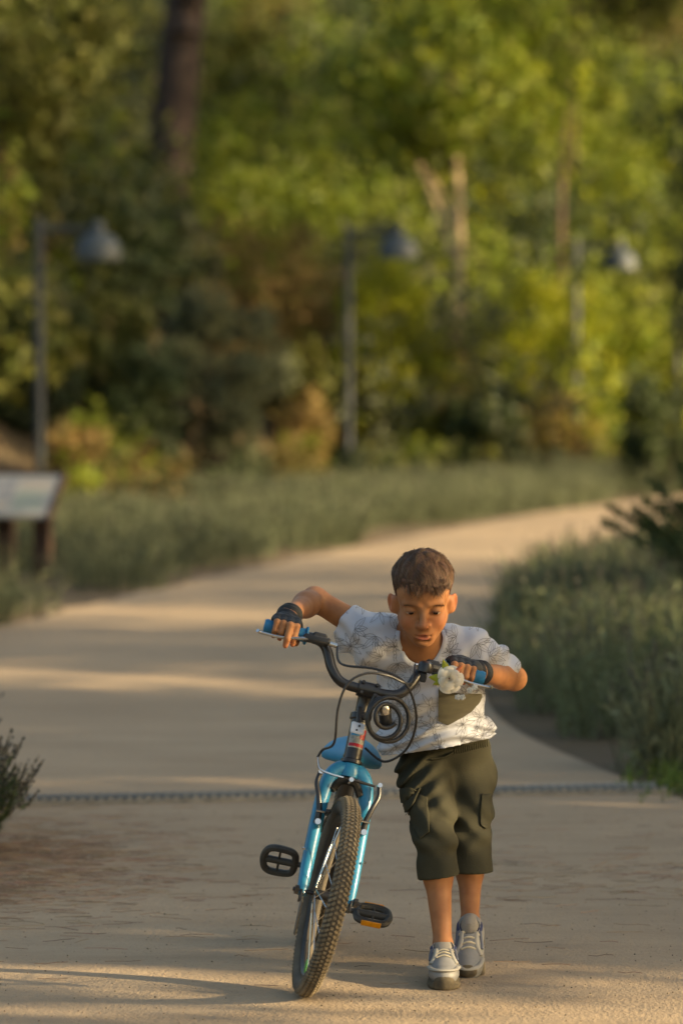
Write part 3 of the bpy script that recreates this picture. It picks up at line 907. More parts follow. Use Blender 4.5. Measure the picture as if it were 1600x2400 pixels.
# brake arms
for s in (-1, 1):
    arm = MB().tube(spline([S(.168, s * .057, .032), S(.20, s * .058, .038), S(.235, s * .067, .040), S(.265, s * .0765, .036), S(.292, s * .0735, .034)], 6), [.0095, .0075, .0065, .006, .0055], 10, flat=.8)
    a_ = bpart('brake_arm', M['black'], arm)
    MB().tube([S(.170, s * .057, .036), S(.170, s * .057, .050)], .0075, 10).build('bolt', M['steel'], a_)
    MB().tube([S(.293, s * .0735, .03), S(.293, s * .0735, .044)], .006, 8).build('bolt', M['steel'], a_)
    MB().box(S(.196, s * .039, .052), (.034, .013, .011), (st_n, st_l, ax_u), .003).build('brake_pad', M['plastic'], a_)
    MB().tube([S(.196, s * .034, .045), S(.196, s * .066, .045)], .003, 6).build('pad_bolt', M['steel'], a_)
bpart('brake_noodle', M['steel'], MB().tube(spline([S(.325, -.088, .04), S(.298, -.078, .044), S(.291, -.05, .046), S(.290, -.018, .046)], 6), .0028, 6))
bpart('brake_wire_boot', M['cable'], MB().tube([S(.290, 0.0, .045), S(.287, .062, .043)], [.0045, .003], 8))
bpart('brake_bolt', M['steel'], MB().tube([S(.289, 0.002, .02), S(.289, .002, .05)], .006, 8))
# head tube, headset, stem, handlebar
ht = bpart('head_tube', M['black'], MB().tube([S(.342, 0, 0), S(.452, 0, 0)], .0215, 18))
bpart('lower_headset', M['black'], MB().tube([S(.336, 0, 0), S(.338, 0, 0), S(.346, 0, 0), S(.349, 0, 0)], [.022, .0265, .0265, .0225], 18))
bpart('upper_headset', M['black'], MB().tube([S(.447, 0, 0), S(.45, 0, 0), S(.463, 0, 0), S(.468, 0, 0)], [.022, .026, .026, .018], 18))
def tube_patch(t0, t1, a0, a1, rr, n=8):
    V, F = [], []
    for j, t in enumerate((t0, t1)):
        for i in range(n + 1):
            a = a0 + (a1 - a0) * i / n
            V.append(S(t, 0, 0) + (st_n * math.cos(a) + st_l * math.sin(a)) * rr)
    for i in range(n): F.append((i, i + 1, n + 2 + i, n + 1 + i))
    return MB().add(V, F)
bpart('sticker', M['stk_white'], tube_patch(.375, .440, -1.0, 1.0, .0219), ht)
tube_patch(.405, .421, -.8, .15, .0223).build('sticker_patch', M['stk_blue'], ht)
tube_patch(.398, .424, .25, .95, .0223).build('sticker_patch', M['stk_red'], ht)
tube_patch(.378, .386, -.9, .9, .0223).build('sticker_patch', M['stk_red'], ht)
# lettering-like light strokes on the sticker's upper part
for i in range(6):
    a = -.75 + i * .22
    tube_patch(.427, .436, a, a + .1, .0223, 2).build('sticker_letter', M['stk_white'] if i % 2 else M['white'], ht)
stem = MB().tube(spline([S(.455, 0, 0), S(.49, 0, .002), S(.515, 0, .012), S(.522, 0, .03)], 6), [.016, .0165, .018, .019], 14)
stem.tube([S(.518, -.026, .036), S(.518, .026, .036)], .0195, 16)
bpart('stem', M['black'], stem)
for s in (-1, 1):
    for du in (-.013, .013):
        bpart('clamp_bolt', M['plastic'], MB().tube([S(.518 + du, s * .017, .05), S(.518 + du, s * .017, .058)], .0042, 6))
Tc = .518
bar_pts = [S(Tc + .104, -.275, .012), S(Tc + .102, -.20, .016), S(Tc + .097, -.142, .020), S(Tc + .078, -.118, .026), S(Tc + .035, -.098, .033), S(Tc + .008, -.075, .036), S(Tc, -.045, .036), S(Tc, 0, .036),
           S(Tc, .045, .036), S(Tc + .008, .075, .036), S(Tc + .035, .098, .033), S(Tc + .078, .118, .026), S(Tc + .097, .142, .020), S(Tc + .102, .20, .016), S(Tc + .104, .275, .012)]
bpart('handlebar', M['black'], MB().tube(spline(bar_pts, 6), .0125, 14))
def G(s, k):
    """point on the grip axis, k = 0 inner .. 1 outer end"""
    return S(Tc + .102 + .002 * k, s * (.172 + .105 * k), .0165 - .004 * k)
for s in (-1, 1):
    g = MB().tube([G(s, k / 14) for k in range(15)], [.0175 if k % 2 else .0155 for k in range(15)], 14)
    g.lathe([(0, 0), (.022, 0), (.023, .003), (.021, .006), (.016, .007)], G(s, -.02), st_l * s, 16)
    gg = bpart('grip', M['grip'], g)
    lv = MB().box(S(Tc + .098, s * .142, .030), (.030, .036, .026), (st_n, st_l, ax_u), .005)
    lv.box(S(Tc + .088, s * .150, .052), (.026, .066, .017), (st_n, st_l + st_n * s * -.12, ax_u), .004)
    lb = bpart('lever_body', M['plastic'], lv)
    blade = spline([S(Tc + .086, s * .168, .056), S(Tc + .080, s * .195, .055), S(Tc + .074, s * .24, .050), S(Tc + .075, s * .284, .046), S(Tc + .077, s * .294, .050)], 6)
    MB().tube(blade, [.0065, .0060, .0055, .0052, .0062], 10, flat=.75).build('lever_blade', M['steel'], lb)
    MB().tube([S(Tc + .086, s * .118, .054), S(Tc + .084, s * .098, .056)], .0058, 10).build('barrel_adjuster', M['steel'], lb)
# cables
cl = lambda px, py, d: W2B(at(px, py, d))
bpart('brake_cable', M['cable'], MB().tube(spline([S(Tc + .084, -.098, .056), cl(800, 1556, 9.19), cl(880, 1568, 9.15), cl(940, 1592, 9.14), cl(968, 1640, 9.15), cl(974, 1700, 9.18), cl(950, 1758, 9.21), cl(900, 1785, 9.235), S(.385, .026, .0)], 9), .0031, 8))
bpart('brake_cable', M['cable'], MB().tube(spline([S(Tc + .084, .098, .056), cl(960, 1602, 9.16), cl(910, 1584, 9.12), cl(860, 1578, 9.10), cl(815, 1602, 9.09), cl(792, 1660, 9.09), cl(783, 1740, 9.10), S(.345, -.080, .045), S(.325, -.088, .04)], 9), .0031, 8))
# bell and white reflector bracket
bc = W2B(at(994, 1574, 9.25))
bell = bpart('bell', M['black'], MB().lathe([(0, .026), (.008, .026), (.016, .022), (.019, .014), (.0195, 0), (.017, -.002), (0, -.002)], bc, ax_u + st_n * .3, 18))
MB().box(bc + np.array([0, .0, -.014]), (.02, .016, .024), None, .003).build('bell_clamp', M['plastic'], bell)
MB().tube([bc + st_l * .018, bc + st_l * .034 + st_n * .008], .003, 6).build('bell_lever', M['plastic'], bell)
rc = W2B(at(838, 1707, 9.195))
rb = bpart('reflector_bracket', M['white'], MB().box(rc, (.006, .034, .030), (st_n + ax_u * .25, st_l + ax_u * -.02, ax_u - st_n * .25), .0025))
for dv in (-.006, .006):
    MB().tube([rc + st_n * .002 + ax_u * dv + st_l * dv * .4, rc + st_n * .0055 + ax_u * dv + st_l * dv * .4], .0026, 8).build('bracket_hole', M['dark'], rb)
bpart('bracket_arm', M['plastic'], MB().tube([rc - st_n * .002, S(.475, -.008, .012)], .006, 8))
# frame
HT0, HT1 = A0 + ax_u * .362, A0 + ax_u * .432
BBp = np.array([.325, 0, .187]); STt = np.array([.235, 0, .42])
bpart('top_tube', M['black'], MB().tube([HT1, STt + np.array([.008, 0, -.03])], .015, 12))
bpart('down_tube', M['black'], MB().tube([HT0, BBp], .0185, 12))
bpart('seat_tube', M['black'], MB().tube([BBp, STt], .0155, 12))
for s in (-1, 1):
    bpart('chain_stay', M['black'], MB().tube([BBp + ax_l * s * .015, rearc + ax_l * s * .058], .009, 8))
    bpart('seat_stay', M['black'], MB().tube([STt + ax_l * s * .012 + np.array([0, 0, -.03]), rearc + ax_l * s * .058], .0075, 8))
bpart('seat_clamp', M['black'], MB().tube([STt + np.array([0, 0, -.004]), STt + np.array([0, 0, .018])], .020, 12))
ql = bpart('seat_clamp_lever', M['steel'], MB().tube(spline([STt + np.array([.01, -.02, .008]), STt + np.array([.02, -.045, .006]), STt + np.array([.012, -.052, -.02])], 5), .004, 8))
bpart('seat_post', M['steel'], MB().tube([STt, STt + np.array([-.025, 0, .09])], .0125, 12))
# rear brake hardware seen beside the frame
bpart('rear_brake', M['plastic'], MB().box((.22, -.05, .36), (.03, .022, .05), None, .006).tube([np.array([.22, -.05, .38]), np.array([.24, -.03, .44])], .005, 8))
# saddle: lofted cross sections, wide at the back, narrow black nose at the front
def saddle():
    Z0 = .520
    secs = [(.085, .020, .0, .018), (.095, .060, .002, .030), (.125, .078, .004, .036), (.165, .079, .002, .037), (.205, .062, -.002, .033), (.25, .040, -.003, .029), (.30, .025, .0, .026), (.345, .020, .003, .024), (.365, .014, .002, .016)]
    n = 20
    V, F, VN = [], [], []
    for (x, w, dz, hh) in secs:
        for k in range(n):
            a = 2 * math.pi * k / n
            y = w * math.cos(a); zz = hh * math.sin(a)
            if zz < 0: zz *= (.55 + .55 * abs(math.cos(a)))
            drop = -.020 * (abs(y) / .079) ** 2
            V.append((x, y, Z0 + dz + zz * .95 + drop))
    for i in range(len(secs) - 1):
        for k in range(n):
            F.append((i * n + k, (i + 1) * n + k, (i + 1) * n + (k + 1) % n, i * n + (k + 1) % n))
    F.append(tuple(range(n))); F.append(tuple((len(secs) - 1) * n + k for k in range(n))[::-1])
    s = bpart('saddle', M['saddle'], MB().add(V, F), auto=False)
    MB().ell((.345, 0, Z0 + .004), (.045, .0235, .021)).build('saddle_nose', M['black'], s)
    for q in (-1, 1):
        MB().tube(spline([(.12, q * .03, Z0 - .02), (.2, q * .022, Z0 - .04), (.26, q * .02, Z0 - .04), (.34, q * .01, Z0 - .012)], 5), .0035, 6).build('saddle_rail', M['steel'], s)
saddle()
# cranks, chain guard and pedals
crk = R(12)
cdir = np.array([-math.cos(crk), 0, math.sin(crk)])        # bike's right crank: backwards and slightly up
bpart('bottom_bracket', M['black'], MB().tube([BBp - ax_l * .045, BBp + ax_l * .045], .02, 14))
bpart('chain_guard', M['guard'], MB().lathe([(0, 0), (.072, 0), (.076, .004), (.072, .008), (.02, .011), (0, .011)], BBp - ax_l * .056 + np.array([.02, 0, -.055]), ax_l, 30))
bpart('chain_ring', M['black'], MB().lathe([(.02, 0), (.066, 0), (.067, .003), (.02, .004)], BBp - ax_l * .046, ax_l, 30))
ch = MB()
for z_ in (-.064, .064):
    ch.tube([BBp - ax_l * .046 + np.array([0, 0, z_]), rearc - ax_l * .046 + np.array([0, 0, z_ * .45])], .0045, 5)
bpart('chain', M['plastic'], ch)
def pedal(s, tilt, name_lab=None):
    d = cdir if s < 0 else -cdir
    e = BBp + d * .128 + ax_l * s * .060
    arm = MB().tube(spline([BBp + ax_l * s * .052, BBp + d * .06 + ax_l * s * .057, e], 4), [.013, .0105, .012], 10, flat=.75)
    c_ = bpart('crank', M['black'], arm)
    x = np.array([math.cos(tilt), 0, math.sin(tilt)]); z = np.array([-math.sin(tilt), 0, math.cos(tilt)]); y = ax_l * s
    c = e + y * .066
    p = MB()
    # outer cage loop
    loop = [(-.036, -.030), (-.042, -.012), (-.043, .018), (-.034, .036), (-.012, .043), (.012, .043), (.034, .036), (.043, .018), (.042, -.012), (.036, -.030), (.02, -.037), (-.02, -.037)]
    p.tube([c + x * a + y * b for a, b in spline(loop, 3, True)], .0095, 8, closed=True, up=z)
    p.tube([c - y * .042, c + y * .040], .0095, 10)
    p.tube([c - x * .04 + y * .004, c + x * .04 + y * .004], .0035, 6)
    p.tube([e, c - y * .03], .007, 8)
    pd = bpart('pedal', M['pedal'], p)
    for q_ in ((-1, 1) if s > 0 else ()):
        MB().box(c + x * q_ * .0525 + y * .002, (.004, .050, .0145), (x, y, z), .0015).build('reflector', M['amber'], pd)
    return pd
M['pedal'] = mat('scuffed_black_pedal', (0.028, 0.029, 0.031), 0.55, col2=(0.06, 0.055, 0.045), scale=35)
tag(pedal(-1, R(52)), 'black pedal with open cage turned face on')
tag(pedal(1, R(-18)), 'dusty black pedal with amber reflector')

# ---------------------------------------------------------------- cable lock hanging on the stem
lk0 = at(912, 1690, 9.17)
lock = empty('cable_lock', lk0); tag(lock, 'coiled black cable lock hanging from the bicycle stem', 'cable lock')
rx = nrm((1, .35, -.05)); rz_ = nrm((.05, .1, 1)); rn = np.cross(rx, rz_)
coil = []
for i in range(120):
    k = i / 119; a = 2 * math.pi * (2.6 * k) + 1.9
    rad = .0525 - .024 * sstep(np.array(k), .45, .75) + .0015 * math.sin(1.3 * a)
    off = np.array([-.002, 0, .004]) + (rx * -.008 + rz_ * .008) * float(sstep(np.array(k), .45, .75))
    coil.append(off + rx * rad * math.cos(a) + rz_ * rad * math.sin(a) * 1.02 + rn * (.022 * k - .010 + .003 * math.sin(1.7 * a)))
MB().tube(coil, .0055, 10).build('cable', M['cable'], lock)
bd = nrm((.08, -.85, .35))
lb_ = MB().lathe([(0, -.025), (.0145, -.025), (.0155, -.02), (.0155, .022), (.013, .027), (0, .027)], (-.010, .012, .012), (-.12, -.25, 1), 16).build('lock_barrel', M['plastic'], lock)
MB().lathe([(.0158, .006), (.0164, .008), (.0164, .020), (.0135, .0285), (0, .0285)], (-.010, .012, .012), (-.12, -.25, 1), 16).build('lock_cap', M['steel'], lock)
MB().tube(spline([(-.03, .02, .06), (-.045, .03, .03), (-.05, .05, .0)], 5), .008, 8).build('mount_strap', M['plastic'], lock)

# ---------------------------------------------------------------- artificial rose tied to the handlebar
M['petal'] = mat('cream_white_petal', (0.80, 0.76, 0.66), 0.6, col2=(0.74, 0.68, 0.54), scale=40, transl=.25, sheen=.2)
M['yleaf'] = mat('yellow_green_leaf', (0.42, 0.40, 0.02), 0.5, col2=(.3, .34, .03), scale=30, transl=.3)
M['oleaf'] = mat('orange_red_leaf', (0.55, 0.16, 0.07), 0.5, var=.2, transl=.3)
M['crystal'] = mat('small_pale_flower', (0.68, 0.68, 0.64), 0.25, col2=(.4, .42, .4), scale=150, transl=.2)
rp = at(1052, 1590, 9.205)
rose = empty('rose', rp); tag(rose, 'white artificial rose tied to the handlebar beside the hand', 'flower')
rf = nrm((-.08, -1, .22)); ru = nrm(np.array([0, 0, 1.0]) - rf * rf[2]); rr_ = np.cross(ru, rf)
rs = np.random.default_rng(5)
def petal(a, r0, r1, w, curl, h0, h1):
    V, F = [], []
    nu, nv = 7, 6
    for i in range(nu):
        u = i / (nu - 1)
        for j in range(nv):
            v = j / (nv - 1) * 2 - 1
            aa = a + v * w * (1 - .25 * u * u)
            rad = r0 + (r1 - r0) * (u ** .8) + curl * max(0, u - .75) * 4 * .004
            rad *= 1 - .06 * v * v
            hh = h0 + (h1 - h0) * u - curl * .006 * max(0, u - .7) * 3 - .004 * v * v * u
            V.append(rr_ * rad * math.cos(aa) + ru * rad * math.sin(aa) + rf * hh)
    for i in range(nu - 1):
        for j in range(nv - 1):
            F.append((i * nv + j, i * nv + j + 1, (i + 1) * nv + j + 1, (i + 1) * nv + j))
    MB().add(V, F).build('petal', M['petal'], rose, auto=False)
for layer, (n, r0, r1, w, curl, h0, h1) in enumerate(((3, .002, .0065, 1.5, 0, -.004, .014), (4, .004, .0125, 1.05, .3, -.008, .0135), (5, .006, .019, .80, .7, -.010, .010), (6, .007, .0255, .68, 1.0, -.014, .003), (6, .008, .031, .66, 1.2, -.018, -.006))):
    for i in range(n):
        petal(2 * math.pi * i / n + layer * .55 + rs.normal() * .08, r0, r1 * rs.uniform(.94, 1.04), w, curl, h0, h1)
def leafm(tip, wdt, m, nm='leaf'):
    tip = np.asarray(tip, float); t_ = nrm(tip); s_ = nrm(np.cross(t_, rf)); L_ = np.linalg.norm(tip)
    V = []
    for k, ww in ((.25, .3), (.45, .85), (.65, 1), (.85, .55), (1, 0.05)):
        c_ = t_ * L_ * k - rf * .010
        V += [c_ - s_ * wdt * ww, c_ + rf * .003, c_ + s_ * wdt * ww]
    F = []
    for i in range(4):
        for j in range(2): F.append((i * 3 + j, i * 3 + j + 1, i * 3 + 4 + j, i * 3 + 3 + j))
    MB().add(V, F).build(nm, m, rose)
leafm(rr_ * -.016 + ru * .048, .0085, M['yleaf']); leafm(rr_ * -.050 + ru * .004, .0095, M['yleaf']); leafm(rr_ * -.040 + ru * -.014, .007, M['yleaf'])
leafm(rr_ * .032 + ru * .034, .006, M['oleaf'])
for k, (px, py, d) in enumerate(((1072, 1634, 9.215), (1083, 1634, 9.215), (1112, 1611, 9.215), (1100, 1618, 9.21))):
    c_ = at(px, py, d) - rp
    f_ = MB()
    for i in range(5):
        a = i * 1.2566 + k
        f_.ell(c_ + (rr_ * math.cos(a) + ru * math.sin(a)) * .0042, (.0038, .0034, .0012), (rr_, ru, rf), 7, 4)
    f_.ell(c_ + rf * .002, (.0026, .0026, .0026), None, 6, 4)
    f_.build('small_blossom', M['crystal'], rose)
# ---------------------------------------------------------------- smooth-union field modelling (used for body and clothes)
class Field:
    def __init__(s, xs, ys, zs):
        s.ax = [np.asarray(a, np.float32) for a in (xs, ys, zs)]
        s.g = np.full([len(a) for a in s.ax], 0.5, np.float32)
    def _blk(s, lo, hi):
        sl = []
        for a, l, h in zip(s.ax, lo, hi):
            i0 = int(np.searchsorted(a, l)); i1 = int(np.searchsorted(a, h))
            sl.append(slice(max(i0 - 1, 0), min(i1 + 1, len(a))))
        if any(q.stop - q.start < 1 for q in sl): return None
        X, Y, Z = np.meshgrid(s.ax[0][sl[0]], s.ax[1][sl[1]], s.ax[2][sl[2]], indexing='ij', copy=False)
        return tuple(sl), X, Y, Z
    def put(s, fn, lo, hi, k=.01, mode='add', pad=None):
        pad = (k + .012) if pad is None else pad
        q = s._blk(np.asarray(lo) - pad, np.asarray(hi) + pad)
        if q is None: return
        sl, X, Y, Z = q
        d = fn(X, Y, Z).astype(np.float32); a = s.g[sl]
        if mode == 'add':
            h = np.maximum(k - np.abs(a - d), 0) / k
            s.g[sl] = np.minimum(a, d) - h * h * k * .25
        else:
            d = -d
            h = np.maximum(k - np.abs(a - d), 0) / k
            s.g[sl] = np.maximum(a, d) + h * h * k * .25
    def cone(s, a, b, ra, rb, k=.015, mode='add', sx=None):
        a, b = np.asarray(a, float), np.asarray(b, float)
        def fn(X, Y, Z):
            px, py, pz = X - a[0], Y - a[1], Z - a[2]
            v = b - a; L = max(v @ v, 1e-12)
            t = np.clip((px * v[0] + py * v[1] + pz * v[2]) / L, 0, 1)
            q = np.sqrt((px - v[0] * t) ** 2 + (py - v[1] * t) ** 2 + (pz - v[2] * t) ** 2)
            return q - (ra + (rb - ra) * t)
        r = max(ra, rb)
        s.put(fn, np.minimum(a, b) - r, np.maximum(a, b) + r, k, mode)
        return s
    def ell(s, c, rad, ax=None, k=.015, mode='add'):
        c = np.asarray(c, float); rad = np.asarray(rad, float) * np.ones(3)
        A = np.eye(3) if ax is None else np.array([nrm(q) for q in ax])
        def fn(X, Y, Z):
            px, py, pz = X - c[0], Y - c[1], Z - c[2]
            u = [(px * A[i][0] + py * A[i][1] + pz * A[i][2]) / rad[i] for i in range(3)]
            k0 = np.sqrt(u[0] ** 2 + u[1] ** 2 + u[2] ** 2)
            k1 = np.sqrt((u[0] / rad[0]) ** 2 + (u[1] / rad[1]) ** 2 + (u[2] / rad[2]) ** 2) + 1e-9
            return k0 * (k0 - 1) / k1
        e = np.abs(A.T) @ rad
        s.put(fn, c - e, c + e, k, mode)
        return s
    def mesh(s, smooth=2):
        g = s.g; xs, ys, zs = s.ax
        ins = g < 0
        act = np.zeros(np.array(g.shape) - 1, bool)
        c0 = ins[:-1, :-1, :-1]
        for dx in (0, 1):
            for dy in (0, 1):
                for dz in (0, 1):
                    act |= ins[dx:dx + act.shape[0], dy:dy + act.shape[1], dz:dz + act.shape[2]] != c0
        I = np.argwhere(act)
        idm = np.full(act.shape, -1, np.int32); idm[act] = np.arange(len(I))
        x, y, z = I.T
        val = np.empty((len(I), 8), np.float32); pos = np.empty((len(I), 8, 3), np.float32)
        cs = [(dx, dy, dz) for dx in (0, 1) for dy in (0, 1) for dz in (0, 1)]
        for q, (dx, dy, dz) in enumerate(cs):
            val[:, q] = g[x + dx, y + dy, z + dz]
            pos[:, q] = np.stack([xs[x + dx], ys[y + dy], zs[z + dz]], 1)
        acc = np.zeros((len(I), 3)); cnt = np.zeros(len(I))
        for i in range(8):
            for j in range(i + 1, 8):
                if sum(abs(p - q) for p, q in zip(cs[i], cs[j])) != 1: continue
                a, b = val[:, i], val[:, j]
                m = (a < 0) != (b < 0)
                t = np.where(m, a / np.where(m, a - b, 1), 0)
                p = pos[:, i] + (pos[:, j] - pos[:, i]) * t[:, None]
                acc += np.where(m[:, None], p, 0); cnt += m
        V = acc / cnt[:, None]
        Fs = []
        def quads(axis):
            sh = [slice(None)] * 3; sh2 = [slice(None)] * 3
            sh[axis] = slice(0, -1); sh2[axis] = slice(1, None)
            a, b = ins[tuple(sh)], ins[tuple(sh2)]
            E = np.argwhere(a != b)
            o = [k for k in range(3) if k != axis]
            ok = (E[:, o[0]] > 0) & (E[:, o[1]] > 0) & (E[:, o[0]] < ins.shape[o[0]] - 1) & (E[:, o[1]] < ins.shape[o[1]] - 1)
            E = E[ok]
            def idx(da, db):
                q = E.copy(); q[:, o[0]] -= da; q[:, o[1]] -= db
                return idm[q[:, 0], q[:, 1], q[:, 2]]
            Q = np.stack([idx(1, 1), idx(0, 1), idx(0, 0), idx(1, 0)], 1)
            fl = a[E[:, 0], E[:, 1], E[:, 2]]
            if axis == 1: fl = ~fl
            Q[~fl] = Q[~fl][:, ::-1]
            Fs.append(Q)
        for a in range(3): quads(a)
        F = np.concatenate(Fs)
        if smooth:
            e = np.concatenate([F[:, [0, 1]], F[:, [1, 2]], F[:, [2, 3]], F[:, [3, 0]]])
            for _ in range(smooth):
                acc = np.zeros_like(V); c = np.zeros(len(V))
                for k in range(3):
                    acc[:, k] = np.bincount(e[:, 0], V[e[:, 1], k], len(V)) + np.bincount(e[:, 1], V[e[:, 0], k], len(V))
                c = np.bincount(e[:, 0], minlength=len(V)) + np.bincount(e[:, 1], minlength=len(V))
                V = V * .5 + acc / np.maximum(c, 1)[:, None] * .5
        return V, F

def seg_axis(*parts):
    """parts: (start, end, step)..."""
    out = [np.arange(a, b, h) for a, b, h in parts]
    return np.concatenate(out)

# ---------------------------------------------------------------- the boy: joints
SR, SL = at(880, 1490, 9.56), at(1112, 1520, 9.58)
ELR, ELL = at(737, 1404, 9.62), at(1204, 1590, 9.73)
NECK = at(990, 1514, 9.55)
CH, WA, PV = at(1005, 1580, 9.61), at(1030, 1700, 9.71), at(1046, 1790, 9.78)
HR, HL = at(1000, 1795, 9.75), at(1092, 1790, 9.80)
KR, KL = at(1020, 1972, 9.48), at(1100, 1980, 9.61)
AR, AL = at(1038, 2222, 9.37), at(1101, 2168, 9.52)
GRr, GLl = B2W(G(-1, .52)), B2W(G(1, .42))
gdR = nrm(B2W(G(-1, 0)) - B2W(G(-1, 1)))       # along the grip, pointing to image right
gdL = nrm(B2W(G(1, 1)) - B2W(G(1, 0)))
WRr = GRr + np.array([.010, .056, .032]); WRl = GLl + np.array([.052, .085, -.006])
TOCAM = np.array([0, -1.0, 0])
HP = R(19)
HC = at(990, 1398, 9.435)
hx = np.array([1.0, 0, 0]); hf = np.array([0.0, -math.cos(HP), -math.sin(HP)]); hu = np.array([0.0, -math.sin(HP), math.cos(HP)])
HS = 1.0
def H(x, f, u): return HC + (hx * x + hf * f + hu * u) * HS
HAX = (hx, hf, hu)
FOOT = np.array([.20, 9.4, 0.0])
boy = empty('person', FOOT)
tag(boy, 'boy in white leaf print shirt and olive shorts leaning over to push the bicycle', 'person')

bf = Field(seg_axis((-.20, .085, .0032), (.085, .335, .0019), (.335, .48, .0042)), seg_axis((9.22, 9.56, .0021), (9.56, 9.93, .0045)), seg_axis((.02, .67, .0045), (.67, .90, .0026), (.90, 1.10, .0019)))
# torso, hips, legs
bf.cone(SR + (0.03, 0, -.01), SL + (-.03, 0, -.01), .047, .047, .03)
bf.ell(CH, (.096, .062, .095), None, .03); bf.ell(WA, (.088, .060, .09), None, .03); bf.ell(PV, (.108, .085, .075), None, .04)
bf.cone(HR, KR, .054, .040, .03).cone(KR, KR + (AR - KR) * .32, .037, .0350, .02).cone(KR + (AR - KR) * .30 + (0, .012, 0), AR, .0345, .0205, .02)
bf.cone(HL, KL, .054, .040, .03).cone(KL, KL + (AL - KL) * .32, .035, .0335, .02).cone(KL + (AL - KL) * .30 + (0, .012, 0), AL, .0325, .0200, .02)
for A_, dd in ((AR, (-.002, -.05, -.055)), (AL, (-.002, -.055, -.075))):
    bf.cone(A_, A_ + np.array(dd), .024, .02, .02)
# neck and head
bf.cone(NECK + (0, .02, -.02), H(0, -.022, -.04), .045, .036, .012)
bf.cone(NECK + (-.02, .015, -.01), SR + (.04, 0, .0), .035, .035, .03); bf.cone(NECK + (.02, .015, -.01), SL + (-.04, 0, .0), .035, .035, .03)
bf.ell(H(0, -.008, .032), (.067, .084, .070), HAX, .02)
bf.ell(H(0, .030, -.028), (.0510, .053, .064), HAX, .03)
bf.ell(H(0, .043, .028), (.054, .041, .045), HAX, .03)
bf.ell(H(0, .0635, -.0895), (.0165, .017, .0150), HAX, .026)
for s in (-1, 1):
    bf.ell(H(s * .0325, .054, -.040), (.0235, .026, .027), HAX, .022)
    bf.cone(H(s * .044, .012, -.050), H(s * .012, .055, -.087), .016, .0130, .025)
    bf.cone(H(s * .014, .0830, .0105), H(s * .043, .0705, .0095), .0055, .0055, .012)                    # brow ridge
for s in (-1, 1):
    bf.ell(H(s * .0300, .0905, -.0055), (.0150, .012, .0095), HAX, .014, 'sub')                     # socket
    bf.ell(H(s * .0300, .0715, -.0055), (.0145, .0130, .0120), HAX, .006)                           # lid ball
bf.cone(H(0, .084, -.002), H(0, .1020, -.034), .0075, .0098, .012)
bf.ell(H(0, .1010, -.0370), (.0098, .009, .0085), HAX, .008)
for s in (-1, 1):
    bf.ell(H(s * .0112, .0905, -.0395), (.0068, .0085, .0062), HAX, .006)
    bf.ell(H(s * .0062, .0975, -.0455), (.0036, .0042, .003), HAX, .004, 'sub')
bf.ell(H(0, .078, -.064), (.025, .015, .019), HAX, .02)                                             # muzzle
bf.ell(H(-.005, .0892, -.0630), (.0100, .0044, .0034), HAX, .006); bf.ell(H(.005, .0892, -.0630), (.0100, .0044, .0034), HAX, .006)
bf.ell(H(0, .0872, -.0758), (.0118, .0054, .0045), HAX, .007)
bf.cone(H(-.0175, .0880, -.0675), H(0, .0915, -.0695), .0022, .0024, .003, 'sub'); bf.cone(H(.0175, .0880, -.0675), H(0, .0915, -.0695), .0022, .0024, .003, 'sub')
bf.ell(H(0, .0950, -.0692), (.0110, .0090, .0040), HAX, .003, 'sub')
bf.ell(H(0, .082, -.0845), (.014, .006, .0045), HAX, .012, 'sub')
for s in (-1, 1):                                                                                    # ears
    ex = nrm(hx * s * .74 + hf * .60); eu = nrm(hu + hx * s * .26); ef = np.cross(eu, ex)
    c_ = H(s * .0765, -.008, -.018)
    bf.ell(c_, (.0055, .0142, .0228), (ex, ef, eu), .008)
    bf.ell(H(s * .066, .004, -.018), (.012, .010, .022), HAX, .012)
    bf.ell(c_ + ex * .0065, (.0050, .0088, .0155), (ex, ef, eu), .005, 'sub')
    bf.cone(c_ - eu * .02, H(s * .064, .004, -.030), .006, .008, .01)
# arms
bf.cone(SR, ELR, .036, .0285, .03).cone(ELR, ELR + (WRr - ELR) * .35, .0280, .0300, .02).cone(ELR + (WRr - ELR) * .3, WRr, .0300, .0215, .02)
bf.cone(SL, ELL, .036, .0285, .03).cone(ELL, ELL + (WRl - ELL) * .35, .0285, .0300, .02).cone(ELL + (WRl - ELL) * .3, WRl, .0300, .0215, .02)
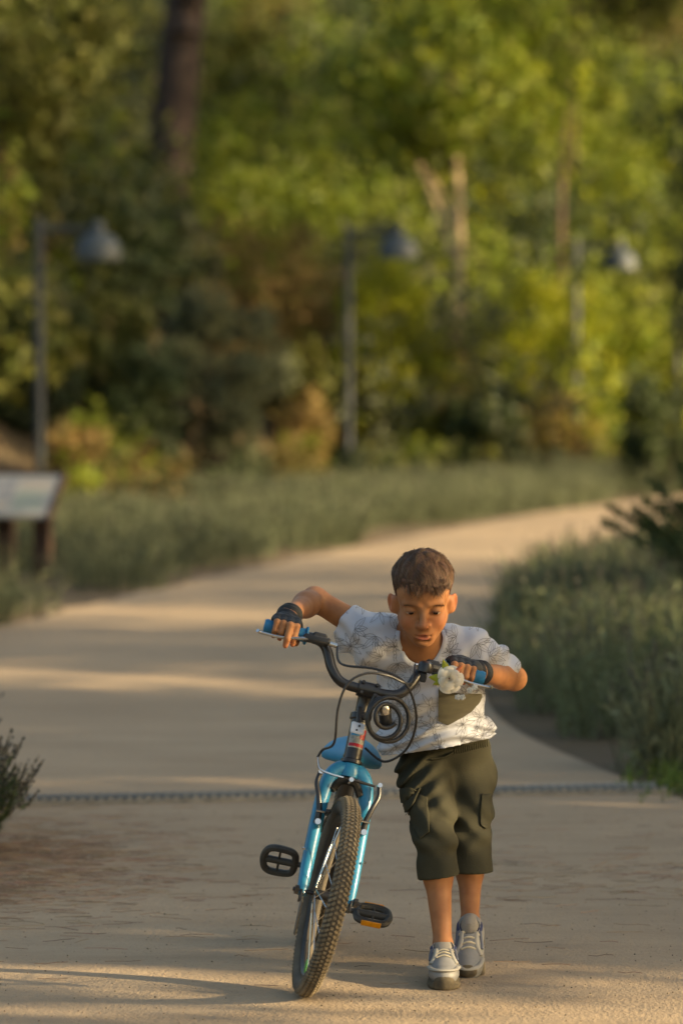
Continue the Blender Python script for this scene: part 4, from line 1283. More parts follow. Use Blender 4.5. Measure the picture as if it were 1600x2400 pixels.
# hands closed round the grips
def hand(gp, gd, wrist, side, ext):
    """gp centre of the hand on the grip, gd grip direction (image right), side -1: index finger at image right (his right hand)"""
    up = nrm(np.array([0, 0, 1.0]) - gd * gd[2]); fr = nrm(TOCAM - gd * (TOCAM @ gd)); fr = nrm(fr - up * (fr @ up))
    palm = gp + up * .017 - fr * .014
    bf.ell(palm, (.033, .021, .017), (gd, fr, up), .015)
    bf.cone(palm - fr * .006, wrist, .021, .0225, .02)
    F4 = []
    order = [1.5, .5, -.5, -1.5]                # index, middle, ring, little along -side
    for i, o in enumerate(order):
        c = gp + gd * (-side) * o * .0165
        r = (.0082, .0086, .0082, .0072)[i]
        e = ext[i]
        k0 = c + up * .0275 + fr * .004
        k1 = c + up * (.018 - .003 * i * 0) + fr * (.0285 + .012 * e)
        k2 = c + up * (-.004 - .012 * e) + fr * (.0325 + .016 * e)
        k3 = c + up * (-.019 - .014 * e) + fr * (.0235 + .022 * e)
        F4.append((k0, k1, k2, k3, r))
        bf.cone(palm + gd * (-side) * o * .0155 + up * .006, k0, .0095, r * 1.05, .010)
        bf.cone(k0, k1, r * 1.08, r * 1.02, .004).cone(k1, k2, r, r * .95, .003).cone(k2, k3, r * .95, r * .82, .003)
    th0 = palm + gd * (-side) * .026 - fr * .002; th1 = gp + gd * (-side) * .036 - up * .004 - fr * .022; th2 = gp + gd * (-side) * .034 - up * .024 + fr * .002
    bf.cone(th0, th1, .0125, .010, .01).cone(th1, th2, .0098, .0085, .005)
    return palm, F4, up, fr
palmR, FR_, upR, frR = hand(GRr, gdR, WRr, -1, (.55, 1.0, .12, .0))
palmL, FL_, upL, frL = hand(GLl, gdL, WRl, 1, (.2, .15, .1, .0))
BV, BF = bf.mesh(2)

def skin_material():
    m = mat('tanned_skin', (0.37, 0.165, 0.070), 0.55, col2=(0.29, 0.123, 0.052), scale=34, spec=.3, sss=.1, bump=.0003, bscale=500)
    N = m.node_tree.nodes; L = m.node_tree.links; b = N['Principled BSDF']
    src = b.inputs['Base Color'].links[0].from_socket
    for nm, c, f in (('lip', (0.42, 0.10, 0.075), .6), ('warm', (0.47, 0.15, 0.075), .6), ('brow', (0.10, 0.048, 0.025), .4)):
        at_ = N.new('ShaderNodeAttribute'); at_.attribute_name = nm
        k = N.new('ShaderNodeMath'); k.operation = 'MULTIPLY'; k.inputs[1].default_value = f; L.new(at_.outputs['Fac'], k.inputs[0])
        x = N.new('ShaderNodeMix'); x.data_type = 'RGBA'; L.new(k.outputs[0], x.inputs[0]); L.new(src, x.inputs[6]); x.inputs[7].default_value = (*c, 1)
        src = x.outputs[2]
    L.new(src, b.inputs['Base Color'])
    return m
M['skin'] = skin_material()
body = fast_obj('body', BV, BF, M['skin'], boy, origin=FOOT)
hl = ((BV - HC) @ np.stack([hx, hf, hu], 1)) / HS
def blob(c, rad): return np.exp(-(((hl - np.array(c)) / np.array(rad)) ** 2).sum(1))
near = np.linalg.norm(BV - HC, axis=1) < .16
lip = np.clip(0.85 * blob((0, .0925, -.0640), (.0150, .012, .0042)) + 1.9 * blob((0, .0895, -.0755), (.0140, .012, .0058)), 0, 1) * near
warm = np.clip(.8 * blob((.038, .07, -.035), (.02, .03, .018)) + .8 * blob((-.038, .07, -.035), (.02, .03, .018)) + .9 * blob((0, .103, -.037), (.014, .014, .012)) + 1.2 * blob((.08, -.004, -.012), (.014, .02, .03)) + 1.2 * blob((-.08, -.004, -.012), (.014, .02, .03)), 0, 1) * near
for _, Fg in ((0, FR_), (1, FL_)):
    for (k0, k1, k2, k3, r) in Fg:
        warm = np.maximum(warm, np.exp(-(np.linalg.norm(BV - k3, axis=1) / .012) ** 2))
brow = np.zeros(len(BV))
for s in (-1, 1):
    xx = hl[:, 0] * s
    arch = .0098 + .0016 * np.sin(np.clip((xx - .012) / .036, 0, 1) * math.pi) - .0015 * np.clip((xx - .012) / .036, 0, 1)
    brow = np.maximum(brow, np.exp(-((hl[:, 2] - arch) / .0036) ** 2) * sstep(xx, .010, .015) * (1 - sstep(xx, .042, .050)) * (hl[:, 1] > .03))
brow *= near
for nm, a in (('lip', lip), ('warm', warm), ('brow', brow)):
    q = body.data.attributes.new(nm, 'FLOAT', 'POINT'); q.data.foreach_set('value', a.astype(np.float32))

# eyes: looking down, mostly covered by the lids
M['eyewhite'] = mat('eye_white', (.55, .48, .42), .25, var=.05)
M['iris'] = mat('dark_brown_iris', (.018, .010, .006), .12, var=.2, spec=.6)
M['hair'] = mat('brown_hair', (.15, .084, .048), .55, col2=(.075, .042, .025), scale=22, island=.45, spec=.25)
for s in (-1, 1):
    c = H(s * .0300, .0716, -.0055)
    V, F = [], []
    gaze = nrm(hf * .95 - hu * .30); gu = nrm(hu - gaze * (hu @ gaze))
    # visible sliver of the eye between the lids, lying just proud of the lid ball
    def sliver(w, h0, h1, rr, n=12):
        V, F = [], []
        for i in range(n + 1):
            x = -w + 2 * w * i / n
            e_ = math.sqrt(max(0, 1 - (x / w) ** 2))
            for hh in (-.0048 - h0 * e_, -.0048 + h1 * e_):
                y = math.sqrt(max(1e-8, 1 - (x / .0145) ** 2 - (hh / .0120) ** 2)) * .0130
                V.append(c + hx * x + hf * (y + rr) + hu * hh)
        for i in range(n): F.append((2 * i, 2 * i + 2, 2 * i + 3, 2 * i + 1))
        return V, F
    eye = MB().add(*sliver(.0125, .0036, .0044, .0006)).build('eye', M['eyewhite'], boy, origin=FOOT)
    MB().add(*sliver(.0060, .0039, .0047, .0011)).build('iris', M['iris'], eye, origin=FOOT)
    pts = []
    for i in range(11):
        x = (-.0128 + .0256 * i / 10); e_ = math.sqrt(max(0, 1 - (x / .0130) ** 2)); hh = -.0048 + .0048 * e_
        y = math.sqrt(max(1e-8, 1 - (x / .0145) ** 2 - (hh / .0120) ** 2)) * .0130
        pts.append(c + hx * x + hf * (y + .0012) + hu * hh)
    MB().tube(pts, [.0005, .0014, .0016, .0014, .0005], 6).build('eyelashes', M['hair'], boy, origin=FOOT)

# ---------------------------------------------------------------- hair: cap and strands
hcap = Field(seg_axis((.08, .34, .0024)), seg_axis((9.28, 9.60, .0024)), seg_axis((.92, 1.12, .0024)))
def hairline(x, f):
    """lowest hair height for a head-local point"""
    fr_ = sstep(f, .0, .055)
    side = -.004 + .012 * sstep(f, .0, .04)
    front = .0615 - .006 * sstep(x, .0, .05) + .003 * np.sin(x * 190)
    back = -.055
    lo = back + (side - back) * sstep(f, -.06, -.01)
    return lo + (front - lo) * fr_
def capfn(X, Y, Z):
    P = [X - HC[0], Y - HC[1], Z - HC[2]]
    x = sum(P[i] * hx[i] for i in range(3)); f = sum(P[i] * hf[i] for i in range(3)); u = sum(P[i] * hu[i] for i in range(3))
    thick = .0035 + .0085 * sstep(u, .01, .065)
    q = np.sqrt((x / (.067 + thick)) ** 2 + ((f + .008) / (.0845 + thick)) ** 2 + ((u - .032) / (.070 + thick)) ** 2)
    d1 = (q - 1) * .07
    fx = (f - .040) / (.0425 + thick); q2 = np.sqrt((x / (.0545 + thick)) ** 2 + fx ** 2 + ((u - .028) / (.046 + thick)) ** 2)
    d = np.minimum(d1, (q2 - 1) * .045)
    d = d + .0016 * np.sin(x * 210 + f * 60) * np.sin(f * 130 + u * 50)
    return np.maximum(d, (hairline(x, f) - u) * .7)
hcap.put(capfn, (.08, 9.28, .92), (.34, 9.60, 1.12), .002, pad=0)
CV, CF = hcap.mesh(2)
hair = fast_obj('hair', CV, CF, M['hair'], boy, origin=FOOT)
def strands(n, seed):
    r = np.random.default_rng(seed)
    tri = CV[CF]; nn = np.cross(tri[:, 1] - tri[:, 0], tri[:, 2] - tri[:, 0]); ar = np.linalg.norm(nn, axis=1)
    cen = tri.mean(1)
    out = (cen - H(0, -.005, .02)); flip = (nn * out).sum(1) < 0; nn[flip] *= -1
    idx = r.choice(len(CF), n, p=ar / ar.sum())
    w = r.dirichlet((1, 1, 1, 1), n)
    P = (tri[idx] * w[..., None]).sum(1); Nn = nn[idx] / (ar[idx][:, None] + 1e-12)
    l = (P - HC) @ np.stack([hx, hf, hu], 1)
    keep = (Nn @ hu > -.75)
    P, Nn, l = P[keep], Nn[keep], l[keep]; n = len(P)
    x, f, u = l.T
    cl = np.sin(x * 150 + f * 70) + np.sin(x * 83 - f * 110 + 1.0)          # clumps swing the strands together
    D = np.zeros((n, 3))
    top = sstep(u, .035, .075)
    D += (hf[None] * (.55 + .45 * top[:, None]) + hx[None] * ((x * 4.5 + .22 + .38 * cl * top)[:, None]) - hu[None] * (1 - top)[:, None] * 1.0)
    D -= Nn * (D * Nn).sum(1, keepdims=True); D /= np.linalg.norm(D, axis=1, keepdims=True) + 1e-9
    ln = (.008 + .024 * top + .006 * sstep(f, .04, .07) * sstep(u, .03, .05)) * r.uniform(.6, 1.2, n)
    lift = (.08 + .17 * top) * r.uniform(.3, 1.4, n)
    wd = .0006 * r.uniform(.7, 1.3, n)
    side = np.cross(D, Nn) + r.normal(size=(n, 3)) * .35; side /= np.linalg.norm(side, axis=1, keepdims=True)
    K = 4
    rows = []
    for k in range(K):
        t = k / (K - 1)
        c = P + D * (ln * t)[:, None] + Nn * (ln * (lift * t - .55 * t * t * (.5 + top * .3)))[:, None] - hu[None] * (ln * .12 * t * t)[:, None]
        ww = wd * (1 - .8 * t)
        rows.append(np.stack([c - side * ww[:, None], c + side * ww[:, None]], 1))
    V = np.stack(rows, 1).reshape(-1, 3)
    b = (np.arange(n) * K * 2)[:, None] + (np.arange(K - 1) * 2)[None]
    return V, np.stack([b, b + 1, b + 3, b + 2], -1).reshape(-1, 4)
V, F = strands(22000, 3)
tag(fast_obj('hair_strands', V, F, M['hair'], hair, origin=FOOT), kind='stuff')
def fringe():
    """longer locks falling over the forehead"""
    r = np.random.default_rng(8); V, F = [], []
    for i in range(520):
        lk = r.integers(0, 15); x0 = -.050 + .1 * lk / 14 + r.normal() * .0022
        base = H(x0, .0765 - .35 * abs(x0) ** 1.2 - .4 * x0 * x0 * 6, .0675 + r.uniform(-.003, .006))
        sway = .10 + .35 * math.sin(lk * 2.1) + (.35 if x0 > -.005 else -.15)
        ln = (.009 + .013 * (x0 > -.008) * (x0 < .036) + .004 * math.sin(lk * 1.7)) * r.uniform(.7, 1.15)
        d = -hu * 1.0 + hx * sway * .7 + hf * .22
        b = len(V); wd = .0008
        for k in range(4):
            t = k / 3
            c = base + d * ln * t + hf * (.0055 * math.sin(t * 2.2)) 
            V += [c - hx * wd * (1 - .8 * t), c + hx * wd * (1 - .8 * t)]
        F += [(b + 2 * k, b + 2 * k + 1, b + 2 * k + 3, b + 2 * k + 2) for k in range(3)]
    tag(fast_obj('fringe', np.array(V), np.array(F), M['hair'], hair, origin=FOOT), kind='stuff')
fringe()
r = np.random.default_rng(9)
for s in (-1, 1):
    V, F = [], []
    for i in range(90):
        k = r.uniform(); xx = .012 + .036 * k
        uu = .0098 + .0016 * math.sin(k * math.pi) - .0015 * k + r.normal() * .0013
        yy = .0835 - 1.0 * (xx * xx) * 5.2 + .0045
        c = H(s * xx, yy, uu); d = (hx * s * (.8 + .2 * k) + hu * (.3 - .6 * k)) * .005
        b = len(V); q = hu * .0004
        V += [c - q, c + q, c + d + hf * .001]; F.append((b, b + 1, b + 2))
    MB().add(V, F).build('eyebrow', M['hair'], boy, origin=FOOT, smooth=False)
# ---------------------------------------------------------------- clothes
M['shirt'] = mat('white_cotton_jersey', (0.50, 0.525, 0.585), 0.85, col2=(0.45, 0.47, 0.53), scale=14, bump=.0004, bscale=400, sheen=.25, spec=.2)
M['collar'] = mat('white_ribbed_collar', (0.55, 0.575, 0.63), 0.85, var=.06, scale=50)
M['print'] = mat('dark_outline_print', (0.12, 0.12, 0.13), 0.9, col2=(.2, .2, .21), scale=40)
M['olive'] = mat('olive_cotton', (0.058, 0.055, 0.036), 0.9, col2=(0.043, 0.041, 0.027), scale=12, bump=.0008, bscale=300, spec=.12)
M['pocket'] = mat('olive_pocket_cloth', (0.085, 0.076, 0.045), 0.85, col2=(0.065, 0.058, 0.036), scale=20, sheen=.2, spec=.2)
M['glove'] = mat('black_glove_fabric', (0.012, 0.013, 0.015), 0.6, col2=(0.024, 0.026, 0.029), scale=40, bump=.0016, bscale=160, spec=.35)
M['sock'] = mat('grey_sock', (0.27, 0.25, 0.22), 0.9, var=.15, bump=.001, bscale=300)
M['shoe'] = mat('silver_grey_shoe', (0.25, 0.25, 0.245), 0.5, col2=(0.16, 0.16, 0.16), scale=22)
M['shoe2'] = mat('pale_shoe_overlay', (0.38, 0.36, 0.31), 0.5, col2=(.27, .255, .22), scale=20)
M['sole'] = mat('dusty_sole', (0.14, 0.112, 0.065), 0.85, col2=(0.065, 0.052, 0.035), scale=25, bump=.002, bscale=90)
M['navy'] = mat('navy_shoe_lining', (0.025, 0.035, 0.10), 0.7, var=.3, scale=30)
M['bluegrey'] = mat('blue_grey_shoe_mesh', (0.11, 0.12, 0.155), 0.6, var=.3, scale=30)
M['lace'] = mat('cream_shoe_lace', (0.52, 0.46, 0.33), 0.85, var=.15, scale=60)
M['navyin'] = M['navy']

def plane_sdf(p, n):
    p, n = np.asarray(p, float), nrm(n)
    return lambda X, Y, Z: (X - p[0]) * n[0] + (Y - p[1]) * n[1] + (Z - p[2]) * n[2]
def axdist(a, b):
    a, b = np.asarray(a, float), np.asarray(b, float); v = nrm(b - a)
    def fn(X, Y, Z):
        px, py, pz = X - a[0], Y - a[1], Z - a[2]; t = px * v[0] + py * v[1] + pz * v[2]
        return np.sqrt(np.maximum(px * px + py * py + pz * pz - t * t, 0))
    return fn

def shirt():
    f = Field(seg_axis((-.06, .50, .0034)), seg_axis((9.40, 9.93, .0036)), seg_axis((.50, .96, .0034)))
    f.cone(SR + (.02, .01, -.012), SL + (-.02, .01, -.010), .058, .054, .03)
    f.ell(CH + (0, .01, 0), (.125, .086, .110), None, .05)
    f.ell(at(1012, 1640, 9.66), (.129, .093, .10), None, .05)
    f.ell(at(1028, 1715, 9.70), (.130, .108, .085), None, .05)
    f.ell(at(1122, 1722, 9.69), (.048, .070, .032), None, .035)                     # cloth bunched at his left hip
    f.cone(at(935, 1735, 9.68), at(945, 1800, 9.69), .055, .055, .04)
    f.cone(at(1040, 1745, 9.68), at(1045, 1800, 9.69), .095, .095, .04)
    eR = at(810, 1462, 9.595); eL = at(1184, 1570, 9.672)
    dR, dL = nrm(eR - SR), nrm(eL - SL)
    f.cone(SR + (.0, 0, -.008), eR + dR * .04, .058, .050, .035)
    f.cone(at(868, 1512, 9.57), eR + (0.004, 0, -.014), .052, .042, .03)            # cloth hanging under the raised arm
    f.cone(SL + (0, 0, -.008), eL + dL * .04, .051, .045, .035)
    f.cone(NECK + (-.01, .01, -.012), SR + (.03, .01, .0), .044, .046, .03); f.cone(NECK + (.01, .01, -.01), SL + (-.03, .01, 0), .050, .05, .03)
    X, Y, Z = np.meshgrid(*f.ax, indexing='ij', copy=False)
    # folds: pulled from the raised shoulder towards the far hip, and rolled above the hem
    a = (X - .2) * .78 + (Z - .75) * .62; b = (X - .2) * -.62 + (Z - .75) * .78
    env = np.exp(-((Z - .74) / .16) ** 2)
    fold = .0046 * np.sin(b * 105 + 9 * a + 1.4 * np.sin(a * 30)) * env
    low = np.exp(-((Z - .57 - .12 * (X - .2)) / .050) ** 2)
    fold += .0058 * np.sin((Z - .12 * (X - .2)) * 190 + 5 * np.sin(X * 17)) * low
    sl = np.exp(-(np.clip(-.0 - X + .05, -.2, .2) - .06) ** 2 / .0035)
    fold += .0042 * np.sin((Z * .8 + X * .55) * 150 + 2 * np.sin(Y * 30)) * sl
    sl2 = np.exp(-((X - .40) / .05) ** 2)
    fold += .0038 * np.sin((X * .75 - Z * .5 + Y * .3) * 150) * sl2
    fold += .0028 * np.sin(X * 88 + Z * 22) * np.exp(-((X - .30) / .045) ** 2) * np.exp(-((Z - .83) / .06) ** 2)
    f.g += fold.astype(np.float32)
    U = f.g.copy()
    f.g = np.maximum(U, -(U + .009))
    def cut(fn): f.g = np.maximum(f.g, -fn(X, Y, Z).astype(np.float32))
    pR, aR = plane_sdf(eR, dR + np.array([0, 0, .12])), axdist(SR, eR)
    pL, aL = plane_sdf(eL, dL), axdist(SL, eL)
    cut(lambda x, y, z: np.maximum(-pR(x, y, z), aR(x, y, z) - .12))
    cut(lambda x, y, z: np.maximum(-pL(x, y, z), aL(x, y, z) - .085))
    h0, h1 = at(915, 1774, 9.60), at(1160, 1729, 9.62)
    nn = nrm(np.cross(h1 - h0, np.array([0, 1, .0]))); nn = nn if nn[2] < 0 else -nn
    ph = plane_sdf(h0, nn); cut(lambda x, y, z: -ph(x, y, z))
    # neckline
    nc = at(988, 1480, 9.50); rad = np.array([.0625, .105, .0950])
    cut(lambda x, y, z: (np.sqrt(((x - nc[0]) / rad[0]) ** 2 + ((y - nc[1]) / rad[1]) ** 2 + ((z - nc[2]) / rad[2]) ** 2) - 1) * .06)
    return f.mesh(2)
SV_, SF_ = shirt()
shirt_o = fast_obj('shirt', SV_, SF_, M['shirt'], boy, origin=FOOT)
tag(shirt_o, 'white shirt printed with dark leaf outlines')
shirt_bvh = BVHTree.FromPolygons([Vector(v) for v in SV_], [tuple(int(i) for i in q) for q in SF_])

def project(x, z, sgn=-1):
    """front (sgn -1) or back surface of the shirt at x, z"""
    o = Vector((x, 9.0 if sgn < 0 else 10.4, z)); d = Vector((0, 1.0 if sgn < 0 else -1.0, 0))
    # look along the slope of the sight line so that the drawing is not stretched by the lean
    h = shirt_bvh.ray_cast(o, d)
    return h
def ribbon(mb, pts, w, sgn=-1):
    prev = None; run = []
    def flush():
        if len(run) < 2: return
        V, F = [], []
        for i in range(len(run)):
            p, n = run[i]
            t = nrm(run[min(i + 1, len(run) - 1)][0] - run[max(i - 1, 0)][0])
            s = np.cross(t, n) * w / 2
            V += [p + n * .0013 - s, p + n * .0013 + s]
        for i in range(len(run) - 1): F.append((2 * i, 2 * i + 1, 2 * i + 3, 2 * i + 2))
        mb.add(V, F)
    for (x, z) in pts:
        h = project(x, z, sgn)
        if h[0] is None:
            flush(); run = []; prev = None; continue
        p = np.array(h[0]); n = np.array(h[1])
        if n[1] * sgn < 0: n = -n
        if prev is not None and np.linalg.norm(p - prev) > .02:
            flush(); run = []
        run.append((p, n)); prev = p
    flush()
def leaf_outline(ln, wd, wave, r):
    n = 16; P = []
    for i in range(n + 1):
        t = i / n; P.append((t * ln, wd * math.sin(math.pi * t ** .8) * (1 + wave * math.sin(t * 31))))
    for i in range(n, -1, -1):
        t = i / n; P.append((t * ln, -wd * .9 * math.sin(math.pi * t ** .8) * (1 + wave * math.sin(t * 28 + 1))))
    return P
def rot(P, a, c): return [(c[0] + x * math.cos(a) - y * math.sin(a), c[1] + x * math.sin(a) + y * math.cos(a)) for x, y in P]
def draw_print():
    r = np.random.default_rng(41); mb = MB(); w = .0009
    spots = []
    tries = 0
    while len(spots) < 95 and tries < 6000:
        tries += 1
        p = (r.uniform(-.03, .47), r.uniform(.52, .93))
        if all(math.hypot(p[0] - q[0], p[1] - q[1]) > .041 for q in spots): spots.append(p)
    for i, c in enumerate(spots):
        for sgn in (-1, 1):
            k = i % 3; a0 = r.uniform(0, 6.28) if sgn < 0 else 1.0
            if k == 0:              # palm: trunk and a fan of fronds
                up = math.pi / 2 + r.normal() * .35
                for j in range(7):
                    a = up + (j - 3) * .62 + r.normal() * .08
                    ribbon(mb, rot(leaf_outline(r.uniform(.027, .038), .0050, .25, r), a, c), w, sgn)
                dn = up + math.pi
                for o in (-.0032, .0032):
                    ribbon(mb, rot([(t * .036, o + .0012 * math.sin(t * 14)) for t in np.linspace(.05, 1, 8)], dn, c), w, sgn)
                for t in (.25, .5, .75):
                    ribbon(mb, rot([(t * .036, -.003), (t * .036 + .002, 0), (t * .036, .003)], dn, c), w, sgn)
            elif k == 1:            # spray of broad leaves
                for j in range(4):
                    a = a0 + j * .75 + r.normal() * .15
                    ln = r.uniform(.030, .046)
                    ribbon(mb, rot(leaf_outline(ln, .0072, .08, r), a, c), w, sgn)
                    ribbon(mb, rot([(t * ln * .8, 0) for t in np.linspace(.1, 1, 6)], a, c), w * .8, sgn)
            else:                   # star of slim leaves
                for j in range(6):
                    a = a0 + j * 1.05 + r.normal() * .15
                    ribbon(mb, rot(leaf_outline(r.uniform(.02, .034), .0042, .1, r), a, c), w, sgn)
    o = mb.build('leaf_print', M['print'], shirt_o, origin=FOOT, smooth=False)
    tag(o, kind='stuff')
draw_print()

def patch_on_shirt(outline, name, m, off=.003, n=15):
    """cloth patch: outline given in photograph pixels, laid on the shirt front"""
    P = np.array([at(px, py, 9.56)[[0, 2]] for px, py in outline])
    lo, hi = P.min(0), P.max(0)
    def inside(x, z):
        c = False; j = len(P) - 1
        for i in range(len(P)):
            if (P[i][1] > z) != (P[j][1] > z) and x < (P[j][0] - P[i][0]) * (z - P[i][1]) / (P[j][1] - P[i][1]) + P[i][0]: c = not c
            j = i
        return c
    # fan of rows between left and right borders for a clean outline
    V, F = [], []
    rows = 16
    zs = np.linspace(lo[1] + 1e-4, hi[1] - 1e-4, rows)
    for z in zs:
        xsn = []
        j = len(P) - 1
        for i in range(len(P)):
            if (P[i][1] > z) != (P[j][1] > z): xsn.append((P[j][0] - P[i][0]) * (z - P[i][1]) / (P[j][1] - P[i][1]) + P[i][0])
            j = i
        x0, x1 = min(xsn), max(xsn)
        for k in range(n):
            x = x0 + (x1 - x0) * k / (n - 1)
            h = project(x, z)
            p = np.array(h[0]) if h[0] is not None else np.array([x, 9.56, z])
            q = np.array(h[1]) if h[0] is not None else TOCAM
            if q[1] > 0: q = -q
            V.append(p + q * (off + .0006 * math.sin(z * 320 + x * 60)))
    for i in range(rows - 1):
        for k in range(n - 1): F.append((i * n + k, i * n + k + 1, (i + 1) * n + k + 1, (i + 1) * n + k))
    return MB().add(V, F).build(name, m, shirt_o, origin=FOOT, auto=False)
tag(patch_on_shirt([(1026, 1612), (1060, 1622), (1130, 1630), (1126, 1645), (1105, 1668), (1075, 1687), (1048, 1700), (1026, 1690)], 'chest_pocket', M['pocket']), 'dark olive chest pocket')
# collar band along the neckline
def collar():
    nc = at(988, 1480, 9.50); pts = []
    for i in range(49):
        a = math.pi * (1.0 + i / 48.0); x = nc[0] + .0645 * math.cos(a); z = nc[2] + .0800 * math.sin(a)
        for k in np.linspace(.80, 1.3, 40):
            h = project(nc[0] + .0645 * k * math.cos(a), nc[2] + .0950 * k * math.sin(a))
            if h[0] is not None and h[0].y < 9.60:
                pts.append(np.array(h[0]) + np.array([-math.cos(a) * .002, -.001, -math.sin(a) * .002])); break
    pts = [p for i, p in enumerate(pts) if i == 0 or np.linalg.norm(p - pts[i - 1]) < .03]
    if len(pts) > 6:
        S_ = spline(pts[::3], 3)
        MB().tube(S_, .0062, 10, flat=.32, up=(0, -1, 0)).build('collar', M['collar'], shirt_o, origin=FOOT)
collar()

def shorts():
    f = Field(seg_axis((.08, .46, .0036)), seg_axis((9.36, 9.95, .004)), seg_axis((.22, .62, .0036)))
    hR, hL = at(1030, 2054, 9.45), at(1108, 2044, 9.575)
    dR, dL = nrm(hR - HR), nrm(hL - HL)
    f.ell(at(1042, 1745, 9.745), (.105, .092, .05), None, .03)
    f.ell(at(1042, 1765, 9.755), (.112, .098, .07), None, .04)
    f.ell(at(1046, 1830, 9.755), (.110, .100, .06), None, .04)
    f.cone(at(998, 1815, 9.715), KR + (0, -.002, 0), .075, .0505, .016).cone(KR + (0, -.002, 0), hR + nrm(hR - KR) * .05, .0505, .0535, .014)
    f.cone(at(1095, 1815, 9.77), KL + (0, -.002, 0), .074, .052, .016).cone(KL + (0, -.002, 0), hL + nrm(hL - KL) * .05, .052, .049, .010)
    X, Y, Z = np.meshgrid(*f.ax, indexing='ij', copy=False)
    hipfold = np.exp(-((Z - .47) / .055) ** 2)
    fold = .0075 * np.sin((Z * .9 - (X - .2) * .55) * 165 + 4 * np.sin(X * 20)) * hipfold * sstep(.26 - X, -.04, .05)
    fold += .0058 * np.sin((Z * .55 + X * .9) * 85 + 3 * np.sin(Z * 18)) * np.exp(-((Z - .40) / .09) ** 2)
    fold += .003 * np.sin((Z * 1.0 - X * .3) * 110 + 2 * np.sin(X * 30)) * np.exp(-((Z - .33) / .03) ** 2)
    fold += .004 * np.sin(np.arctan2(Y - hR[1], X - hR[0]) * 3 + 1) * np.exp(-((Z - .27) / .04) ** 2) 
    f.g += fold.astype(np.float32)
    U = f.g.copy(); f.g = np.maximum(U, -(U + .0115))
    def cut(fn): f.g = np.maximum(f.g, -fn(X, Y, Z).astype(np.float32))
    nR = nrm(np.array([.16, .0, -1.0])); nL = nrm(np.array([.03, 0, -1.0]))
    sx = (hR[0] + hL[0]) / 2 + .004
    pR, pL = plane_sdf(hR, nR), plane_sdf(hL, nL)
    n2 = nrm([hL[0] - hR[0], hL[1] - hR[1], 0]); mid = (hR + hL) / 2
    sep = lambda x, y, z: (x - mid[0]) * n2[0] + (y - mid[1]) * n2[1]
    cut(lambda x, y, z: np.maximum(-pR(x, y, z), sep(x, y, z)))
    cut(lambda x, y, z: np.maximum(-pL(x, y, z), -sep(x, y, z)))
    pt = plane_sdf(at(1040, 1712, 9.75), (0.0, 0, 1)); cut(lambda x, y, z: -pt(x, y, z))
    return f.mesh(2)
TV, TF = shorts()
shorts_o = fast_obj('shorts', TV, TF, M['olive'], boy, origin=FOOT)
sbv = BVHTree.FromPolygons([Vector(v) for v in TV], [tuple(int(i) for i in q) for q in TF])
def on_shorts(px, py, off=.003):
    a = at(px, py, 9.2); d = nrm(at(px, py, 9.9) - a)
    h = sbv.ray_cast(Vector(a), Vector(d))
    return None if h[0] is None else np.array(h[0]) + np.array(h[1]) * off * (1 if h[1].y < 0 else -1)
def line_on_shorts(pts, name, m, r=.002, off=.001):
    P = [on_shorts(px, py, off) for px, py in pts]; P = [p for p in P if p is not None]
    if len(P) > 2: MB().tube(spline(P, 4), r, 6).build(name, m, shorts_o, origin=FOOT)
line_on_shorts([(1010, 1780), (1030, 1778), (1048, 1770), (1060, 1762)], 'drawstring', M['olive'], .0028, .004)
def patch_on_shorts(outline, name, off=.004, rows=12, n=9):
    P = np.array(outline, float); V, F = [], []
    for py in np.linspace(P[:, 1].min() + .5, P[:, 1].max() - .5, rows):
        xs = []; j = len(P) - 1
        for i in range(len(P)):
            if (P[i][1] > py) != (P[j][1] > py): xs.append((P[j][0] - P[i][0]) * (py - P[i][1]) / (P[j][1] - P[i][1]) + P[i][0])
            j = i
        for k in range(n):
            px = min(xs) + (max(xs) - min(xs)) * k / (n - 1)
            q = on_shorts(px, py, off)
            V.append(q if q is not None else (V[-1] if V else at(px, py, 9.7)))
    for i in range(rows - 1):
        for k in range(n - 1): F.append((i * n + k, i * n + k + 1, (i + 1) * n + k + 1, (i + 1) * n + k))
    o = MB().add(V, F).build(name, M['olive'], shorts_o, origin=FOOT, auto=False)
    md = o.modifiers.new('thickness', 'SOLIDIFY'); md.thickness = .0025; md.offset = 0
    return o
patch_on_shorts([(1000, 1862), (1008, 1950), (985, 1968), (962, 1930), (958, 1905), (975, 1860)], 'cargo_pocket')
patch_on_shorts([(942, 1846), (990, 1852), (972, 1890), (952, 1914)], 'pocket_flap', .009)
patch_on_shorts([(1126, 1862), (1146, 1862), (1148, 1925), (1136, 1945), (1122, 1935)], 'cargo_pocket')
line_on_shorts([(984, 1852), (972, 1876), (960, 1900), (948, 1912)], 'pocket_flap_edge', M['olive'], .0035, .003)
for i in range(17):
    px = 1066 + i * 5
    line_on_shorts([(px, 1745 - i * 1.2 + 8), (px - 1, 1752 - i * 1.2 + 8), (px, 1760 - i * 1.2 + 8)], 'waist_gather', M['olive'], .0016, .0008)

